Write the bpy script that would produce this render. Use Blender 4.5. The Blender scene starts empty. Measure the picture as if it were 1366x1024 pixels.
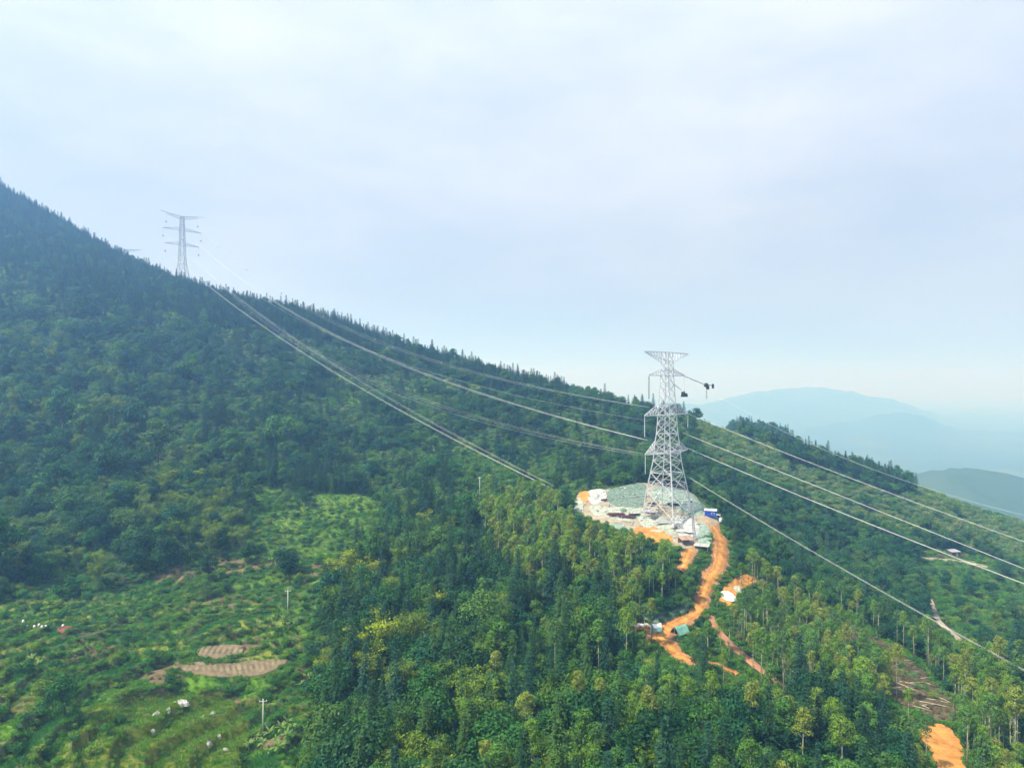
import bpy, math, random
import numpy as np
from mathutils import Vector, Matrix

random.seed(7)
RNG = np.random.default_rng(11)
R = math.radians
scene = bpy.context.scene
DENOISE = True
C = scene.collection

# ------------------------------------------------------------------ camera
FPX, CX, CY = 910.0, 683.0, 512.0          # focal length and centre, in photograph pixels
cam_d = bpy.data.cameras.new('camera')
cam_d.sensor_width = 36.0
cam_d.lens = FPX / 1366.0 * 36.0
cam_d.clip_start, cam_d.clip_end = 1.0, 60000.0
cam = bpy.data.objects.new('camera', cam_d)
C.objects.link(cam)
cam.location = (0, 0, 0)
cam.rotation_euler = (R(90), 0, 0)
scene.camera = cam

# ------------------------------------------------------------------ sky and sun
SUN_EL, SUN_AZ = 55.0, -118.0                # azimuth from +Y (view direction), negative = towards the left
sd = Vector((math.sin(R(SUN_AZ)) * math.cos(R(SUN_EL)), math.cos(R(SUN_AZ)) * math.cos(R(SUN_EL)), math.sin(R(SUN_EL))))
world = bpy.data.worlds.new('World')
scene.world = world
world.use_nodes = True
wt = world.node_tree
wt.nodes.clear()


def N(tree, typ, **kw):
    n = tree.nodes.new(typ)
    for k, v in kw.items():
        setattr(n, k, v)
    return n


def L(tree, a, b):
    tree.links.new(a, b)


sky = N(wt, 'ShaderNodeTexSky', sky_type='NISHITA', sun_disc=False)
sky.sun_elevation, sky.sun_rotation = R(SUN_EL), R(SUN_AZ)
sky.air_density, sky.dust_density, sky.ozone_density, sky.altitude = 1.0, 2.0, 1.0, 600
tc = N(wt, 'ShaderNodeTexCoord')
mp = N(wt, 'ShaderNodeMapping')
mp.inputs['Scale'].default_value = (1.0, 1.0, 2.6)
L(wt, tc.outputs['Generated'], mp.inputs['Vector'])
nz = N(wt, 'ShaderNodeTexNoise')
nz.inputs['Scale'].default_value = 2.3
nz.inputs['Detail'].default_value = 7
nz.inputs['Roughness'].default_value = 0.5
nz.inputs['Distortion'].default_value = 0.35
L(wt, mp.outputs[0], nz.inputs['Vector'])
rmp = N(wt, 'ShaderNodeValToRGB')
rmp.color_ramp.elements[0].position, rmp.color_ramp.elements[0].color = 0.34, (0.80, 0.80, 0.80, 1)
rmp.color_ramp.elements[1].position, rmp.color_ramp.elements[1].color = 0.62, (0.97, 0.97, 0.97, 1)
L(wt, nz.outputs['Fac'], rmp.inputs['Fac'])
nz2 = N(wt, 'ShaderNodeTexNoise')
nz2.inputs['Scale'].default_value = 1.9
nz2.inputs['Detail'].default_value = 6
nz2.inputs['Roughness'].default_value = 0.62
mp2 = N(wt, 'ShaderNodeMapping')
mp2.inputs['Scale'].default_value = (1.0, 1.0, 3.2)
mp2.inputs['Location'].default_value = (3.1, 1.2, 0.4)
L(wt, tc.outputs['Generated'], mp2.inputs['Vector'])
L(wt, mp2.outputs[0], nz2.inputs['Vector'])
CLOUD = 5.9
cr = N(wt, 'ShaderNodeValToRGB')
cr.color_ramp.elements[0].position, cr.color_ramp.elements[0].color = 0.36, (0.67 * CLOUD, 0.76 * CLOUD, 0.94 * CLOUD, 1)
cr.color_ramp.elements[1].position, cr.color_ramp.elements[1].color = 0.62, (0.87 * CLOUD, 0.93 * CLOUD, 1.03 * CLOUD, 1)
L(wt, nz2.outputs['Fac'], cr.inputs['Fac'])
mx = N(wt, 'ShaderNodeMixRGB')
L(wt, rmp.outputs['Color'], mx.inputs['Fac'])
L(wt, sky.outputs['Color'], mx.inputs['Color1'])
L(wt, cr.outputs['Color'], mx.inputs['Color2'])
sep = N(wt, 'ShaderNodeSeparateXYZ')
L(wt, tc.outputs['Generated'], sep.inputs[0])
ov = N(wt, 'ShaderNodeMapRange')
ov.inputs['From Min'].default_value, ov.inputs['From Max'].default_value = 0.0, 0.6
ov.inputs['To Min'].default_value, ov.inputs['To Max'].default_value = 0.50, 1.10
L(wt, sep.outputs['Z'], ov.inputs['Value'])
ovm = N(wt, 'ShaderNodeVectorMath', operation='SCALE')
L(wt, mx.outputs['Color'], ovm.inputs[0])
L(wt, ov.outputs[0], ovm.inputs['Scale'])
bg = N(wt, 'ShaderNodeBackground')
bg.inputs['Strength'].default_value = 0.1
L(wt, ovm.outputs[0], bg.inputs['Color'])
wo = N(wt, 'ShaderNodeOutputWorld')
L(wt, bg.outputs[0], wo.inputs['Surface'])

sun_d = bpy.data.lights.new('sun', 'SUN')
sun_d.energy, sun_d.angle, sun_d.color = 5.0, R(1.2), (1.0, 0.97, 0.91)
sun = bpy.data.objects.new('sun', sun_d)
C.objects.link(sun)
sun.rotation_euler = (-sd).to_track_quat('-Z', 'Y').to_euler()

vs = scene.view_settings
vs.view_transform, vs.look, vs.exposure, vs.gamma = 'Standard', 'None', 0.95, 1.0
vs.use_curve_mapping = False
cy = scene.cycles
cy.max_bounces, cy.diffuse_bounces, cy.glossy_bounces, cy.transmission_bounces = 4, 2, 1, 2
cy.volume_bounces, cy.transparent_max_bounces = 2, 4
cy.use_denoising = DENOISE
cy.use_adaptive_sampling = True
cy.adaptive_threshold = 0.02
cy.sample_clamp_indirect = 4.0

# ------------------------------------------------------------------ helpers
def hashv(ix, iy, s):
    h = (ix.astype(np.int64) * 374761393 + iy.astype(np.int64) * 668265263 + s * 974711) & 0x7fffffff
    h = ((h ^ (h >> 13)) * 1274126177) & 0x7fffffff
    return ((h ^ (h >> 16)) & 0xffffff) / float(0xffffff)


def vnoise(x, y, s=0):
    x, y = np.asarray(x, float), np.asarray(y, float)
    ix, iy = np.floor(x), np.floor(y)
    fx, fy = x - ix, y - iy
    fx, fy = fx * fx * (3 - 2 * fx), fy * fy * (3 - 2 * fy)
    a, b = hashv(ix, iy, s), hashv(ix + 1, iy, s)
    c, d = hashv(ix, iy + 1, s), hashv(ix + 1, iy + 1, s)
    return (a + (b - a) * fx) * (1 - fy) + (c + (d - c) * fx) * fy


def fbm(x, y, s=0, o=4):
    t, a, n = 0, 0.5, 0
    for k in range(o):
        t = t + a * vnoise(x * 2 ** k, y * 2 ** k, s + k * 17)
        n += a
        a *= 0.5
    return t / n * 2 - 1


def sstep(a, b, x):
    t = np.clip((x - a) / (b - a), 0, 1)
    return t * t * (3 - 2 * t)


def W(px, py, d):
    return ((px - CX) / FPX * d, d, -(py - CY) / FPX * d)


def inpoly(px, py, poly):
    px, py = np.asarray(px, float), np.asarray(py, float)
    r = np.zeros(px.shape, bool)
    n = len(poly)
    for i in range(n):
        x1, y1 = poly[i]
        x2, y2 = poly[(i + 1) % n]
        cond = (y1 > py) != (y2 > py)
        with np.errstate(divide='ignore', invalid='ignore'):
            xi = (x2 - x1) * (py - y1) / (y2 - y1 + 1e-12) + x1
        r ^= cond & (px < xi)
    return r


def mesh_np(name, verts, faces, mats=(), mi=None, smooth=False):
    """faces: array (n,k) of one size, or list"""
    me = bpy.data.meshes.new(name)
    verts = np.asarray(verts, np.float32)
    if isinstance(faces, np.ndarray):
        n, k = faces.shape
        me.vertices.add(len(verts))
        me.vertices.foreach_set('co', verts.ravel())
        me.loops.add(n * k)
        me.loops.foreach_set('vertex_index', faces.astype(np.int32).ravel())
        me.polygons.add(n)
        me.polygons.foreach_set('loop_start', np.arange(0, n * k, k, dtype=np.int32))
        me.update(calc_edges=True)
    else:
        me.from_pydata([tuple(map(float, v)) for v in verts], [], [tuple(f) for f in faces])
        me.update()
    for m in mats:
        me.materials.append(m)
    if mi is not None:
        me.polygons.foreach_set('material_index', np.asarray(mi, np.int32))
    if smooth:
        me.polygons.foreach_set('use_smooth', np.ones(len(me.polygons), bool))
    return me


def obj(name, me, parent=None, loc=None, rot=None, scale=None):
    o = bpy.data.objects.new(name, me)
    C.objects.link(o)
    if parent is not None:
        o.parent = parent
    if loc is not None:
        o.location = loc
    if rot is not None:
        o.rotation_euler = rot
    if scale is not None:
        o.scale = scale
    return o


def tag(o, label=None, cat=None, group=None, kind=None):
    if label:
        o['label'] = label
    if cat:
        o['category'] = cat
    if group:
        o['group'] = group
    if kind:
        o['kind'] = kind
    return o


def thing(name, label, cat, loc=(0, 0, 0), rotz=0.0, group=None):
    o = bpy.data.objects.new(name, None)
    C.objects.link(o)
    o.empty_display_size = 0.5
    o.location = loc
    o.rotation_euler = (0, 0, rotz)
    return tag(o, label, cat, group)


class MB:
    """collects boxes, bars, tubes into one mesh"""

    def __init__(self):
        self.v, self.f = [], []

    def add(self, vs_, fs_):
        b = len(self.v)
        self.v += [tuple(p) for p in vs_]
        self.f += [tuple(i + b for i in f) for f in fs_]
        return self

    def box(self, c, s, rz=0.0, rx=0.0, ry=0.0):
        m = Matrix.Rotation(rz, 3, 'Z') @ Matrix.Rotation(ry, 3, 'Y') @ Matrix.Rotation(rx, 3, 'X')
        vs_ = []
        for dx in (-.5, .5):
            for dy in (-.5, .5):
                for dz in (-.5, .5):
                    p = m @ Vector((dx * s[0], dy * s[1], dz * s[2]))
                    vs_.append((p.x + c[0], p.y + c[1], p.z + c[2]))
        return self.add(vs_, [(0, 1, 3, 2), (4, 6, 7, 5), (0, 4, 5, 1), (2, 3, 7, 6), (0, 2, 6, 4), (1, 5, 7, 3)])

    def bar(self, p, q, w, n=4, w2=None):
        p, q = Vector(p), Vector(q)
        d = (q - p)
        if d.length < 1e-6:
            return self
        d.normalize()
        a = d.cross(Vector((0, 0, 1)))
        if a.length < 1e-3:
            a = d.cross(Vector((1, 0, 0)))
        a.normalize()
        b = d.cross(a)
        w2 = w if w2 is None else w2
        vs_, fs_ = [], []
        for e, ww in ((p, w), (q, w2)):
            for k in range(n):
                t = 2 * math.pi * (k + 0.5) / n
                vs_.append(e + (a * math.cos(t) + b * math.sin(t)) * ww * 0.5 * (1.414 if n == 4 else 1))
        for k in range(n):
            fs_.append((k, (k + 1) % n, n + (k + 1) % n, n + k))
        fs_.append(tuple(range(n - 1, -1, -1)))
        fs_.append(tuple(range(n, 2 * n)))
        return self.add(vs_, fs_)

    def tube(self, pts, rad, n=6, cap=True):
        pts = [Vector(p) for p in pts]
        if not hasattr(rad, '__len__'):
            rad = [rad] * len(pts)
        b = len(self.v)
        for i, p in enumerate(pts):
            d = pts[min(i + 1, len(pts) - 1)] - pts[max(i - 1, 0)]
            d.normalize()
            a = d.cross(Vector((0.3, 0.9, 0.2)))
            if a.length < 1e-3:
                a = d.cross(Vector((1, 0, 0)))
            a.normalize()
            c = d.cross(a)
            for k in range(n):
                t = 2 * math.pi * k / n
                self.v.append(tuple(p + (a * math.cos(t) + c * math.sin(t)) * rad[i]))
        for i in range(len(pts) - 1):
            for k in range(n):
                self.f.append((b + i * n + k, b + i * n + (k + 1) % n, b + (i + 1) * n + (k + 1) % n, b + (i + 1) * n + k))
        if cap:
            self.f.append(tuple(b + k for k in range(n - 1, -1, -1)))
            self.f.append(tuple(b + (len(pts) - 1) * n + k for k in range(n)))
        return self

    def mesh(self, name, mat, smooth=False):
        return mesh_np(name, self.v, self.f, [mat], smooth=smooth)

    def build(self, name, mat, parent=None, smooth=False, loc=None, rot=None):
        return obj(name, self.mesh(name, mat, smooth), parent, loc, rot)


# ------------------------------------------------------------------ materials
MATS = {}


def mat_plain(name, col, rough=0.7, metal=0.0, var=0.15, scale=3.0, col2=None, bump=0.0, spec=0.3):
    m = bpy.data.materials.new(name)
    m.use_nodes = True
    t = m.node_tree
    b = t.nodes['Principled BSDF']
    b.inputs['Roughness'].default_value = rough
    b.inputs['Metallic'].default_value = metal
    b.inputs['Specular IOR Level'].default_value = spec
    tcn = N(t, 'ShaderNodeTexCoord')
    n = N(t, 'ShaderNodeTexNoise')
    n.inputs['Scale'].default_value = scale
    n.inputs['Detail'].default_value = 5
    n.inputs['Roughness'].default_value = 0.6
    L(t, tcn.outputs['Object'], n.inputs['Vector'])
    r = N(t, 'ShaderNodeValToRGB')
    c2 = col2 if col2 else [min(1, c * (1 + var)) for c in col]
    c1 = col if col2 else [c * (1 - var) for c in col]
    r.color_ramp.elements[0].position, r.color_ramp.elements[0].color = 0.32, (*c1, 1)
    r.color_ramp.elements[1].position, r.color_ramp.elements[1].color = 0.68, (*c2, 1)
    L(t, n.outputs['Fac'], r.inputs['Fac'])
    L(t, r.outputs['Color'], b.inputs['Base Color'])
    if bump:
        bp = N(t, 'ShaderNodeBump')
        bp.inputs['Strength'].default_value = 1.0
        bp.inputs['Distance'].default_value = bump
        L(t, n.outputs['Fac'], bp.inputs['Height'])
        L(t, bp.outputs[0], b.inputs['Normal'])
    MATS[name] = m
    return m


def mat_leaf(name, cols, trans=0.25, island=0.35):
    """cols: leaf colours that different plants of the kind have (picked per plant), plus a little leaf-to-leaf variation"""
    m = bpy.data.materials.new(name)
    m.use_nodes = True
    t = m.node_tree
    t.nodes.clear()
    oi = N(t, 'ShaderNodeObjectInfo')
    r = N(t, 'ShaderNodeValToRGB')
    els = r.color_ramp.elements
    while len(els) < len(cols):
        els.new(0.5)
    for i, c in enumerate(cols):
        els[i].position = i / max(1, len(cols) - 1)
        els[i].color = (*c, 1)
    L(t, oi.outputs['Random'], r.inputs['Fac'])
    ge = N(t, 'ShaderNodeNewGeometry')
    mr = N(t, 'ShaderNodeMapRange')
    mr.inputs['To Min'].default_value, mr.inputs['To Max'].default_value = 1 - island, 1 + island
    L(t, ge.outputs['Random Per Island'], mr.inputs['Value'])
    mul = N(t, 'ShaderNodeVectorMath', operation='SCALE')
    L(t, r.outputs['Color'], mul.inputs[0])
    L(t, mr.outputs[0], mul.inputs['Scale'])
    df = N(t, 'ShaderNodeBsdfPrincipled')
    df.inputs['Roughness'].default_value = 0.55
    df.inputs['Specular IOR Level'].default_value = 0.08
    L(t, mul.outputs[0], df.inputs['Base Color'])
    tr = N(t, 'ShaderNodeBsdfTranslucent')
    ty = N(t, 'ShaderNodeMixRGB', blend_type='MULTIPLY')
    ty.inputs['Fac'].default_value = 1.0
    ty.inputs['Color2'].default_value = (1.25, 1.35, 0.55, 1)
    L(t, mul.outputs[0], ty.inputs['Color1'])
    L(t, ty.outputs[0], tr.inputs['Color'])
    ms = N(t, 'ShaderNodeMixShader')
    ms.inputs['Fac'].default_value = trans
    L(t, df.outputs[0], ms.inputs[1])
    L(t, tr.outputs[0], ms.inputs[2])
    o = N(t, 'ShaderNodeOutputMaterial')
    L(t, ms.outputs[0], o.inputs['Surface'])
    MATS[name] = m
    return m


C_CON = [(0.011, 0.042, 0.016), (0.019, 0.062, 0.018), (0.036, 0.086, 0.018), (0.014, 0.052, 0.028)]
M_CON = mat_leaf('fir_needles', C_CON, 0.08)
C_BRD = [(0.012, 0.052, 0.014), (0.026, 0.095, 0.018), (0.046, 0.125, 0.018), (0.016, 0.072, 0.028), (0.060, 0.13, 0.022), (0.022, 0.072, 0.022)]
M_BRD = mat_leaf('broad_leaves', C_BRD, 0.15)
C_EUC = [(0.065, 0.155, 0.018), (0.115, 0.205, 0.02), (0.075, 0.175, 0.03), (0.155, 0.20, 0.03), (0.055, 0.125, 0.03)]
M_EUC = mat_leaf('eucalyptus_leaves', C_EUC, 0.2)
C_BAM = [(0.07, 0.145, 0.016), (0.21, 0.27, 0.012), (0.12, 0.19, 0.02), (0.045, 0.11, 0.022)]
M_BAM = mat_leaf('bamboo_leaves', [C_BAM[0], C_BAM[2], C_BAM[3]], 0.25)
C_SHR = [(0.028, 0.105, 0.014), (0.062, 0.175, 0.018), (0.038, 0.13, 0.022), (0.11, 0.19, 0.02), (0.02, 0.08, 0.018)]
M_SHR = mat_leaf('shrub_leaves', C_SHR, 0.15)
C_PAL = [(0.085, 0.165, 0.045), (0.13, 0.185, 0.05), (0.075, 0.14, 0.05)]
M_PAL = mat_leaf('pale_shrub_leaves', C_PAL, 0.15)
M_GRS = mat_leaf('grass_blades', [(0.075, 0.21, 0.024), (0.13, 0.25, 0.03), (0.095, 0.22, 0.03), (0.16, 0.24, 0.045)], 0.3)
M_CRP = mat_leaf('crop_leaves', [(0.032, 0.14, 0.026), (0.05, 0.18, 0.03)], 0.2)
M_BAN = mat_leaf('banana_leaves', [(0.10, 0.19, 0.05), (0.16, 0.24, 0.07), (0.12, 0.21, 0.04)], 0.3, 0.2)
M_DRY = mat_leaf('dry_leaves', [(0.13, 0.11, 0.05), (0.16, 0.13, 0.07), (0.10, 0.10, 0.04)], 0.2)
M_BARK = mat_plain('bark', (0.09, 0.07, 0.05), 0.9, var=0.35, scale=2)
M_PALE = mat_plain('pale_bark', (0.34, 0.32, 0.26), 0.85, var=0.25, scale=1.2)
M_CULM = mat_plain('bamboo_culm', (0.16, 0.20, 0.06), 0.6, var=0.3, scale=1.2)
M_STEEL = mat_plain('galvanised_steel', (0.52, 0.53, 0.54), 0.5, 0.2, var=0.12, scale=0.5)
M_STEEL2 = mat_plain('weathered_steel', (0.29, 0.31, 0.33), 0.6, 0.2, var=0.15, scale=0.4)
M_WIRE = mat_plain('aluminium_wire', (0.56, 0.56, 0.55), 0.45, 0.2, var=0.05, scale=0.2)
M_WIRE2 = mat_plain('dull_wire', (0.45, 0.47, 0.48), 0.5, 0.2, var=0.05, scale=0.2)
M_INS = mat_plain('green_insulator', (0.02, 0.07, 0.065), 0.4, var=0.2)
M_INSW = mat_plain('pale_insulator', (0.55, 0.6, 0.6), 0.35, var=0.1)
M_BLACK = mat_plain('black_iron', (0.02, 0.02, 0.022), 0.5, var=0.2)
M_RED = mat_plain('rusty_red_steel', (0.13, 0.045, 0.045), 0.7, var=0.3)
M_BLUE = mat_plain('blue_sheet', (0.012, 0.06, 0.36), 0.45, var=0.15, scale=1.5)
M_WHITE = mat_plain('white_paint', (0.62, 0.62, 0.62), 0.5, var=0.06)
M_SHEET = mat_plain('white_sheet', (0.20, 0.21, 0.19), 0.6, col2=(0.40, 0.42, 0.41), scale=0.8, bump=0.2)
M_NET = mat_plain('green_net', (0.08, 0.16, 0.11), 0.8, col2=(0.26, 0.31, 0.26), scale=0.9, bump=0.15)
M_NETD = mat_plain('dark_green_net', (0.045, 0.095, 0.065), 0.8, col2=(0.15, 0.20, 0.16), scale=0.8, bump=0.2)
M_NETP = mat_plain('pale_green_net', (0.17, 0.20, 0.15), 0.8, col2=(0.34, 0.36, 0.30), scale=0.9, bump=0.15)
M_TARP = mat_plain('teal_tarp', (0.06, 0.22, 0.16), 0.5, col2=(0.20, 0.36, 0.30), scale=0.5)
M_ROCK = mat_plain('pale_rock', (0.22, 0.21, 0.19), 0.9, col2=(0.50, 0.49, 0.46), scale=0.9, bump=0.2)
M_ROOF = mat_plain('brown_tin_roof', (0.20, 0.13, 0.09), 0.7, col2=(0.34, 0.25, 0.20), scale=0.6)
M_LOG = mat_plain('cut_wood', (0.30, 0.27, 0.20), 0.85, var=0.3, scale=0.8)
M_CONC = mat_plain('concrete', (0.42, 0.42, 0.40), 0.85, var=0.12)
M_BAG = mat_plain('sack', (0.52, 0.40, 0.30), 0.9, col2=(0.66, 0.58, 0.48), scale=1.0)
M_CLOTH = mat_plain('red_cloth', (0.17, 0.035, 0.03), 0.9, var=0.3)
M_SOIL = mat_plain('orange_soil', (0.27, 0.112, 0.020), 0.95, col2=(0.47, 0.235, 0.055), scale=0.45, bump=0.5)
M_SOILR = mat_plain('red_soil', (0.17, 0.075, 0.045), 0.95, col2=(0.33, 0.17, 0.09), scale=0.2, bump=0.5)
M_SAND = mat_plain('pale_soil', (0.17, 0.14, 0.09), 0.95, col2=(0.31, 0.28, 0.21), scale=0.3, bump=0.3)
M_PLOT = mat_plain('tilled_soil', (0.09, 0.07, 0.04), 0.95, col2=(0.19, 0.15, 0.085), scale=0.5, bump=0.2)

M_ROAD = mat_plain('rutted_orange_road', (0.27, 0.112, 0.020), 0.95, col2=(0.47, 0.235, 0.055), scale=0.45, bump=0.5)
_t = M_ROAD.node_tree
_b = _t.nodes['Principled BSDF']
_src = _b.inputs['Base Color'].links[0].from_socket
_at = N(_t, 'ShaderNodeAttribute', attribute_name='wear')
_mu = N(_t, 'ShaderNodeVectorMath', operation='MULTIPLY')
L(_t, _src, _mu.inputs[0])
L(_t, _at.outputs['Color'], _mu.inputs[1])
L(_t, _mu.outputs[0], _b.inputs['Base Color'])

# ------------------------------------------------------------------ terrain height
# ground positions seen in the photograph (photo x, photo y, distance in metres)
CTRL = [
    # main ridge
    (-500, 40, 860), (-200, 150, 800), (0, 256, 740), (130, 336, 690), (250, 388, 650), (400, 424, 600), (590, 484, 540), (700, 516, 500),
    (850, 549, 450), (920, 564, 445), (960, 577, 440), (1040, 596, 440), (1110, 618, 438), (1200, 649, 430), (1366, 702, 420), (1550, 760, 410), (1800, 800, 400),
    # left slope
    (0, 380, 520), (0, 500, 400), (0, 640, 305), (0, 760, 238), (-300, 300, 560), (-300, 600, 300), (-400, 800, 200),
    (200, 480, 460), (200, 600, 345), (200, 700, 280), (200, 775, 246), (320, 470, 500),
    (400, 500, 480), (400, 570, 405), (400, 640, 345), (380, 700, 300), (400, 770, 252), (500, 600, 400), (520, 680, 310), (500, 530, 470),
    # field bowl
    (0, 810, 212), (0, 900, 158), (0, 1000, 125), (0, 1200, 88), (100, 850, 187), (200, 1000, 138), (384, 830, 215), (300, 870, 194), (300, 980, 155), (450, 1000, 150), (450, 880, 195),
    (250, 1200, 102),
    # centre
    (600, 900, 180), (600, 800, 220), (600, 720, 268), (600, 640, 340), (600, 570, 420), (700, 1040, 132), (700, 1200, 96), (700, 860, 190), (700, 770, 238), (700, 690, 290), (700, 600, 390),
    (770, 662, 299), (830, 600, 372), (820, 640, 322), (780, 560, 425),
    # pad and spur
    (800, 690, 276), (850, 700, 270), (890, 690, 273), (900, 708, 264), (950, 694, 270), (850, 668, 291), (845, 648, 303), (930, 676, 283), (850, 735, 247), (800, 800, 216), (800, 900, 175), (800, 1050, 128),
    (962, 730, 252), (965, 760, 240), (940, 790, 228), (900, 830, 212), (850, 838, 208), (905, 872, 196), (970, 893, 188), (960, 845, 206), (1040, 915, 184),
    (1000, 790, 236), (1100, 850, 219), (1200, 905, 195), (1250, 985, 156), (1300, 945, 176), (985, 745, 254), (1100, 815, 240), (1200, 870, 219), (1330, 930, 192),
    (1000, 1060, 126), (1100, 960, 163), (1366, 1050, 140), (1366, 1300, 92), (1000, 1300, 82), (683, 1500, 62), (300, 1500, 65), (1500, 1000, 160),
    # gully and slope behind the spur
    (1000, 715, 312), (960, 650, 352), (1100, 705, 345), (1100, 770, 300), (1200, 820, 274), (1250, 800, 297), (1285, 855, 257), (1366, 890, 232), (1366, 785, 335), (1280, 746, 366), (1150, 680, 388), (1000, 640, 378), (1366, 740, 385),
    # behind the ridge
    (1000, 628, 530), (920, 600, 530), (1100, 660, 540), (1000, 690, 700), (1130, 720, 640), (1250, 750, 600), (1450, 850, 560),
    (700, 560, 640), (400, 480, 780), (100, 380, 900), (-300, 200, 1000), (700, 640, 900), (1000, 700, 900), (200, 520, 1100),
]
cp = np.array([W(*c) for c in CTRL])
S0 = 100.0


def tps_k(r2):
    return 0.5 * r2 * np.log(r2 + 1e-9)


n_ = len(cp)
xy = cp[:, :2] / S0
d2 = ((xy[:, None] - xy[None]) ** 2).sum(-1)
A = np.zeros((n_ + 3, n_ + 3))
A[:n_, :n_] = tps_k(d2) + np.eye(n_) * 0.004
A[:n_, n_] = 1
A[:n_, n_ + 1:] = xy
A[n_:, :n_] = A[:n_, n_:].T
sol = np.linalg.solve(A, np.concatenate([cp[:, 2], np.zeros(3)]))

FIELD = [(-60, 815), (0, 800), (110, 795), (210, 765), (300, 735), (330, 690), (320, 640), (400, 620), (470, 640), (520, 690), (490, 740), (440, 800), (425, 860), (430, 940), (420, 1060), (380, 1200), (-200, 1200), (-200, 900)]
MOUNT_U = np.array([-2, 0.1, 0.28, 0.35, 0.46, 0.56, 0.60, 0.68, 0.75, 0.95, 1.3, 2.0])
MOUNT_PY = np.array([545, 545, 538, 525, 520, 531, 546, 563, 578, 560, 530, 550])
MOUNT2_PY = np.array([600, 600, 600, 590, 566, 552, 556, 580, 590, 585, 575, 590])


def terrace(x, y):
    return np.hypot(x + 34, y - 157) / 7.0 + fbm(x / 34, y / 34, 9) * 1.7


def band_kind(x, y):
    """what grows on each strip of terrace: 0 bright grass, 1 low crop, 2 fallow soil, 3 yellow grass, 4 scrub, 5 dark crop"""
    b = np.floor(terrace(x, y))
    seg = np.floor(np.arctan2(y - 157, x + 34) * 5 + hashv(b, b * 0 + 3, 5) * 9)
    h = hashv(b, seg, 77)
    return np.searchsorted([.24, .44, .56, .72, .88], h)


def height(x, y):
    x, y = np.asarray(x, float), np.asarray(y, float)
    sh = x.shape
    x, y = x.ravel(), y.ravel()
    z = np.empty_like(x)
    for i in range(0, len(x), 20000):
        q = np.stack([x[i:i + 20000], y[i:i + 20000]], 1) / S0
        q[:, 1] = np.clip(q[:, 1], 0.4, 13)
        k = tps_k(((q[:, None] - xy[None]) ** 2).sum(-1))
        z[i:i + 20000] = k @ sol[:n_] + sol[n_] + q @ sol[n_ + 1:]
    z = np.clip(z, -330, 330)
    u = x / np.maximum(y, 1)
    kz = 8 * fbm(x / 20, y / 20, 77, 3)
    z = np.maximum(z, -180 + (142 + kz) * np.exp(-((x - 259) / 60) ** 4 - ((y - 720) / 60) ** 2))
    # natural roughness
    z += fbm(x / 38, y / 38, 3) * (1.2 + np.clip((y - 300) / 150, 0, 2.5))
    # terraced field
    px, py = CX + FPX * u, CY - FPX * z / np.maximum(y, 1)
    w = inpoly(px, py, FIELD).astype(float) * sstep(300, 260, y)
    w = w * ~inpoly(px, py, [(220, 898), (255, 856), (330, 854), (392, 874), (385, 892), (345, 910), (255, 908)])
    tb = terrace(x, y)
    fr = tb - np.floor(tb)
    zt = z + 3.2 * (sstep(0.70, 0.97, fr) - fr)
    z = z + (zt - z) * w
    # far country: a plain below, a nearer hill, two ranges of mountains
    far = -400 + fbm(x / 700, y / 700, 31, 5) * 70
    far = far + 205 * np.exp(-(((x - 1040) / 330) ** 2 + ((y - 1520) / 260) ** 2)) * (1 + 0.12 * fbm(x / 120, y / 120, 5))
    for py_t, yc, wd, sd_ in ((MOUNT_PY, 7400, 1150, 41), (MOUNT2_PY, 5200, 800, 51)):
        hz = -(np.interp(u, MOUNT_U, py_t) + 7 * fbm(u * 22, u * 0 + .5, sd_, 4) - CY) / FPX * yc
        rough = 1 + 0.20 * fbm(x / 700, y / 700, sd_, 6) - 0.14 * np.abs(fbm(x / 1300, y / 900, sd_ + 3, 4))
        bump = -400 + (hz + 400) * np.exp(-((y - yc) / wd) ** 2) * rough
        far = np.maximum(far, bump) + 0.0
    y0 = 1000 - 330 * sstep(0.1, 0.35, u)
    s = sstep(0, 1, (y - y0) / 600)
    z = z * (1 - s) + far * s
    return z.reshape(sh)


US = np.arange(-1.25, 1.2501, 0.005)
YS = 42.0 * 1.0105 ** np.arange(0, 605)
GU, GY = np.meshgrid(US, YS)
GX = GU * GY
GZ = height(GX, GY)
LOGY0, DLOG = math.log(YS[0]), math.log(1.0105)


def gz(x, y):
    """ground height, read off the terrain sheet itself"""
    x, y = np.asarray(x, float), np.asarray(y, float)
    fu = np.clip((x / y - US[0]) / 0.005, 0, len(US) - 1.001)
    fy = np.clip((np.log(y) - LOGY0) / DLOG, 0, len(YS) - 1.001)
    i, j = fu.astype(int), fy.astype(int)
    a, b = fu - i, fy - j
    return (GZ[j, i] * (1 - a) + GZ[j, i + 1] * a) * (1 - b) + (GZ[j + 1, i] * (1 - a) + GZ[j + 1, i + 1] * a) * b


def ground_at(px, py, dmin=60.0):
    """first ground point on the sight line through a photograph pixel"""
    yy = np.exp(np.arange(math.log(dmin), math.log(3000), 0.0012))
    x = (px - CX) / FPX * yy
    z = -(py - CY) / FPX * yy
    g = gz(x, yy)
    hit = np.nonzero(g >= z)[0]
    k = hit[0] if len(hit) else len(yy) - 1
    return Vector((x[k], yy[k], g[k]))


def G(px, py):
    p = ground_at(px, py)
    return (p.x, p.y, p.z)


def proj(x, y, z):
    return CX + FPX * x / y, CY - FPX * z / y


# roads and bare patches, laid out over the ground
def pathw(pts):
    return np.array([G(*p) for p in pts])


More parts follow.
